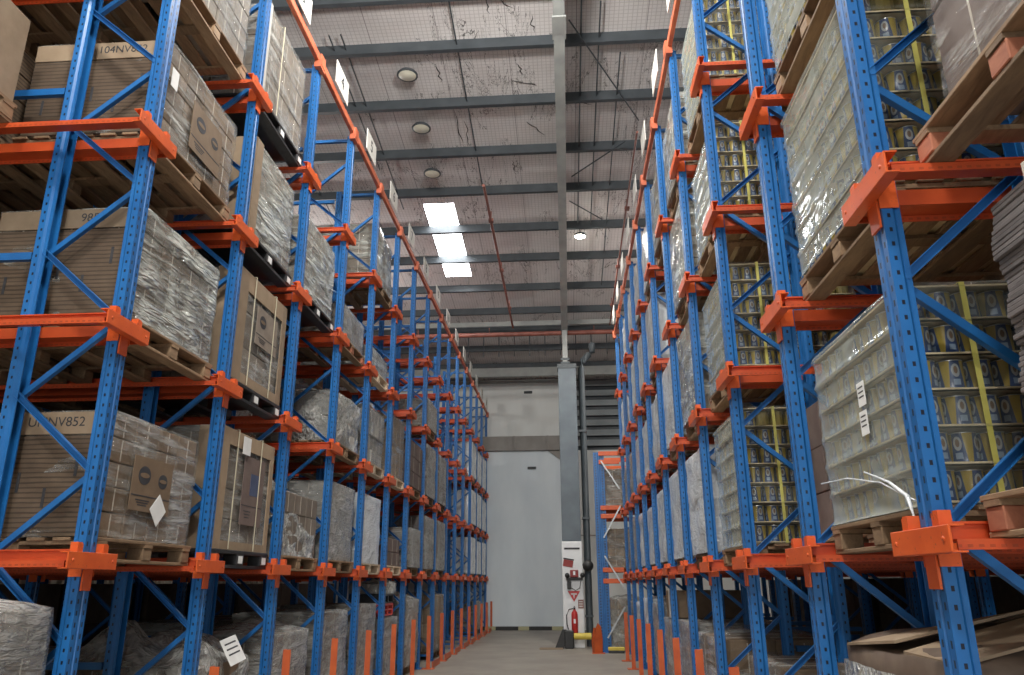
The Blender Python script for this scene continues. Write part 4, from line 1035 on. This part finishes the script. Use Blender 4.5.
t = on_col('fire_extinguisher', 'red fire extinguisher hung on the white column foot', 'fire extinguisher', .14, .33)
MB().lathe([(0, 0), (.070, 0), (.076, .012), (.076, .42), (.066, .47), (.035, .50), (.028, .53), (0, .53)], 18, (0, -.09, 0)).build('cylinder', 'red', t)
MB().box((0, -.09, .555), (.05, .05, .05)).box((.0, -.12, .60), (.028, .13, .016)).box((0, -.12, .57), (.028, .12, .014)).build('valve', 'black_paint', t)
MB().tube([(-.03, -.09, .55), (-.13, -.09, .53), (-.19, -.09, .40), (-.185, -.09, .20), (-.15, -.09, .08)], .013, 8).build('hose', 'black_paint', t)
MB().box((0, -.168, .27), (.05, .004, .10)).build('label_band', 'paper', t)
MB().box((0, -.008, .35), (.06, .016, .10)).build('wall_hook', 'steel', t)
t = thing('column_barrier', 'black and yellow low barrier around the column foot', 'barrier', (.10, YC - .42, 0))
MB().box((-.10, 0, .20), (.22, .18, .40), bev=.02).build('end_block', 'black_paint', t)
MB().tube([(0, 0, .27), (.42, 0, .27)], .075, 10).build('bar', 'yellow', t)
MB().tube([(.42, 0, .27), (.80, 0, .25)], .05, 10).build('bar_end', 'black_paint', t)
MB().prism([(-.44, 0), (-.22, 0), (-.16, .42), (-.26, .42)], 'y', -.06, .06).build('side_brace', 'black_paint', t)
MB().box((.62, .05, .09), (.30, .14, .18), bev=.02).build('end_block', 'black_paint', t)
t = thing('floor_mat', 'pale flat board lying at the left of the column foot', 'board', (-.42, YC - .55, 0))
MB().box((0, 0, .012), (.55, .30, .022), bev=.003).build('board', 'kraft_light', t)

# sprinkler pipes
def pipe(name, label, pts, r, heads=()):
    t = thing(name, label, 'pipe', pts[0])
    o = Vector(pts[0]); MB().tube([Vector(p) - o for p in pts], r, 10).build('pipe_run', 'pipe', t)
    for p in heads:
        MB().tube([Vector(p) - o, Vector(p) - o + Vector((0, 0, .20))], .012, 6).box(Vector(p) - o + Vector((0, 0, .0)), (.09, .11, .05)).build('hanger', 'pipe', t)
    return t
pipe('sprinkler_pipe', 'red brown sprinkler pipe along the roof left of rafter', [(-1.31, 12.1, 8.2), (-1.33, 20.1, 8.2)], .028, [(-1.31, y, 8.2) for y in (13.5, 16, 18.5)])
pipe('sprinkler_pipe', 'red brown sprinkler pipe along the roof right of rafter', [(1.27, 10.6, 8.2), (1.33, 20.1, 8.2)], .018, [(1.3, y, 8.2) for y in (13.2, 16, 18.5)])
pipe('sprinkler_main', 'thick red brown pipe crossing the hall before the column top', [(-8.5, 20.2, 8.04), (6.0, 20.2, 8.04)], .065, [(x_, 20.2, 8.04) for x_ in (-6, -4, -2.0, .9, 2, 4)])

# roof lamps
def roof_lamp(loc, label, on, r=.17):
    t = thing('roof_lamp', label, 'lamp', loc, 'round roof lamps')
    MB().lathe([(r * .9, 0), (r * 1.08, .0), (r * 1.08, .02), (r * .9, .06), (.05, .075), (.05, .09), (0, .09)], 20).build('housing', 'purlin', t)
    MB().lathe([(0, -.03), (r * .5, -.026), (r * .9, 0)], 20).build('lens', 'lamp_on' if on else 'lamp_off', t)
    h = RZ(loc[1]) - loc[2] - .02
    MB().tube([(0, 0, .09), (0, 0, h)], .012, 6).build('stem', 'purlin', t)
    return t
roof_lamp((-2.57, 11.24, 9.93), 'nearest of three unlit cream roof lamps', False)
roof_lamp((-2.58, 12.66, 9.78), 'middle one of three unlit cream roof lamps', False)
roof_lamp((-2.61, 14.11, 9.63), 'farthest of three unlit cream roof lamps, before skylights', False)
roof_lamp((.50, 16.6, 9.25), 'lit white roof lamp right of the rafter', True, .14)
def area(loc, rot, sx_, sy_, e, col, name):
    l = bpy.data.lights.new(name, 'AREA'); l.shape = 'RECTANGLE'; l.size = sx_; l.size_y = sy_; l.energy = e; l.color = col
    o = bpy.data.objects.new(name, l); COL.objects.link(o); o.location = loc; o.rotation_euler = rot; return o
def fill_point(loc, e, col=(1, .96, .88)):  # point light without a fixture, added as unseen fill
    l = bpy.data.lights.new('lamp_fill_light', 'POINT'); l.energy = e; l.color = col; l.shadow_soft_size = .28
    o = bpy.data.objects.new('lamp_fill_light', l); COL.objects.link(o); o.location = loc; return o
l = bpy.data.lights.new('lamp_fill_light', 'SPOT'); l.energy = 900; l.color = (1, .96, .88); l.spot_size = 2.4; l.spot_blend = .6; l.shadow_soft_size = .13
o = bpy.data.objects.new('lamp_fill_light', l); COL.objects.link(o); o.location = (.50, 16.6, 9.19)
# point lights added over the aisle, out of view, to brighten roof and racks
for x_, y, e in ((-.75, 6.7, 620), (-.75, 1.5, 1050), (-.75, -3.5, 1050)):
    fill_point((x_, y, 8.5), e, (1, .98, .94))

# point lights added out of sight behind the racks to brighten the far roof
fill_point((-6.6, 18.0, 7.7), 300, (1, .98, .94)); fill_point((5.8, 18.0, 7.8), 480, (1, .98, .94))
# area light added in the assumed opening behind the camera, as low fill
area((0, -8.85, 2.65), (math.radians(90), 0, 0), 7.0, 5.2, 520, (.93, .97, 1.0), 'back_fill_light')
# ------------------------------------------------------------------ world: pale fill light entering the assumed opening behind the camera
wld = bpy.data.worlds.new('World'); sc.world = wld; wld.use_nodes = True
bg = wld.node_tree.nodes['Background']; bg.inputs[0].default_value = (.86, .94, 1.0, 1); bg.inputs[1].default_value = .3

# ------------------------------------------------------------------ camera
f_px = 767.4; tl, yw, rl = math.radians(17.77), math.radians(-3.87), math.radians(.31)
def ray(a, b_):
    c_, s_ = math.cos(rl), math.sin(rl); x = c_ * a + s_ * b_; U = -s_ * a + c_ * b_
    ct, st = math.cos(tl), math.sin(tl); Y = ct - st * U; Z = st + ct * U
    c_, s_ = math.cos(yw), math.sin(yw); return Vector((c_ * x + s_ * Y, -s_ * x + c_ * Y, Z))
fw = ray(0, 0); rt = ray(1, 0) - fw; up = ray(0, 1) - fw
cam = bpy.data.cameras.new('Camera'); cam.sensor_width = 36; cam.lens = 36 * f_px / 1024; cam.clip_end = 200
co = bpy.data.objects.new('Camera', cam); COL.objects.link(co)
mx = Matrix((rt.normalized(), up.normalized(), -fw.normalized())).transposed().to_4x4(); mx.translation = Vector((0, 0, 1.46)); co.matrix_world = mx
sc.camera = co
sc.view_settings.view_transform = 'Standard'; sc.view_settings.look = 'None'; sc.view_settings.gamma = 1; sc.view_settings.use_curve_mapping = False
sc.view_settings.exposure = 0.06
sc.cycles.max_bounces = 7; sc.cycles.diffuse_bounces = 4; sc.cycles.transparent_max_bounces = 14; sc.cycles.glossy_bounces = 3
sc.cycles.sample_clamp_indirect = 6
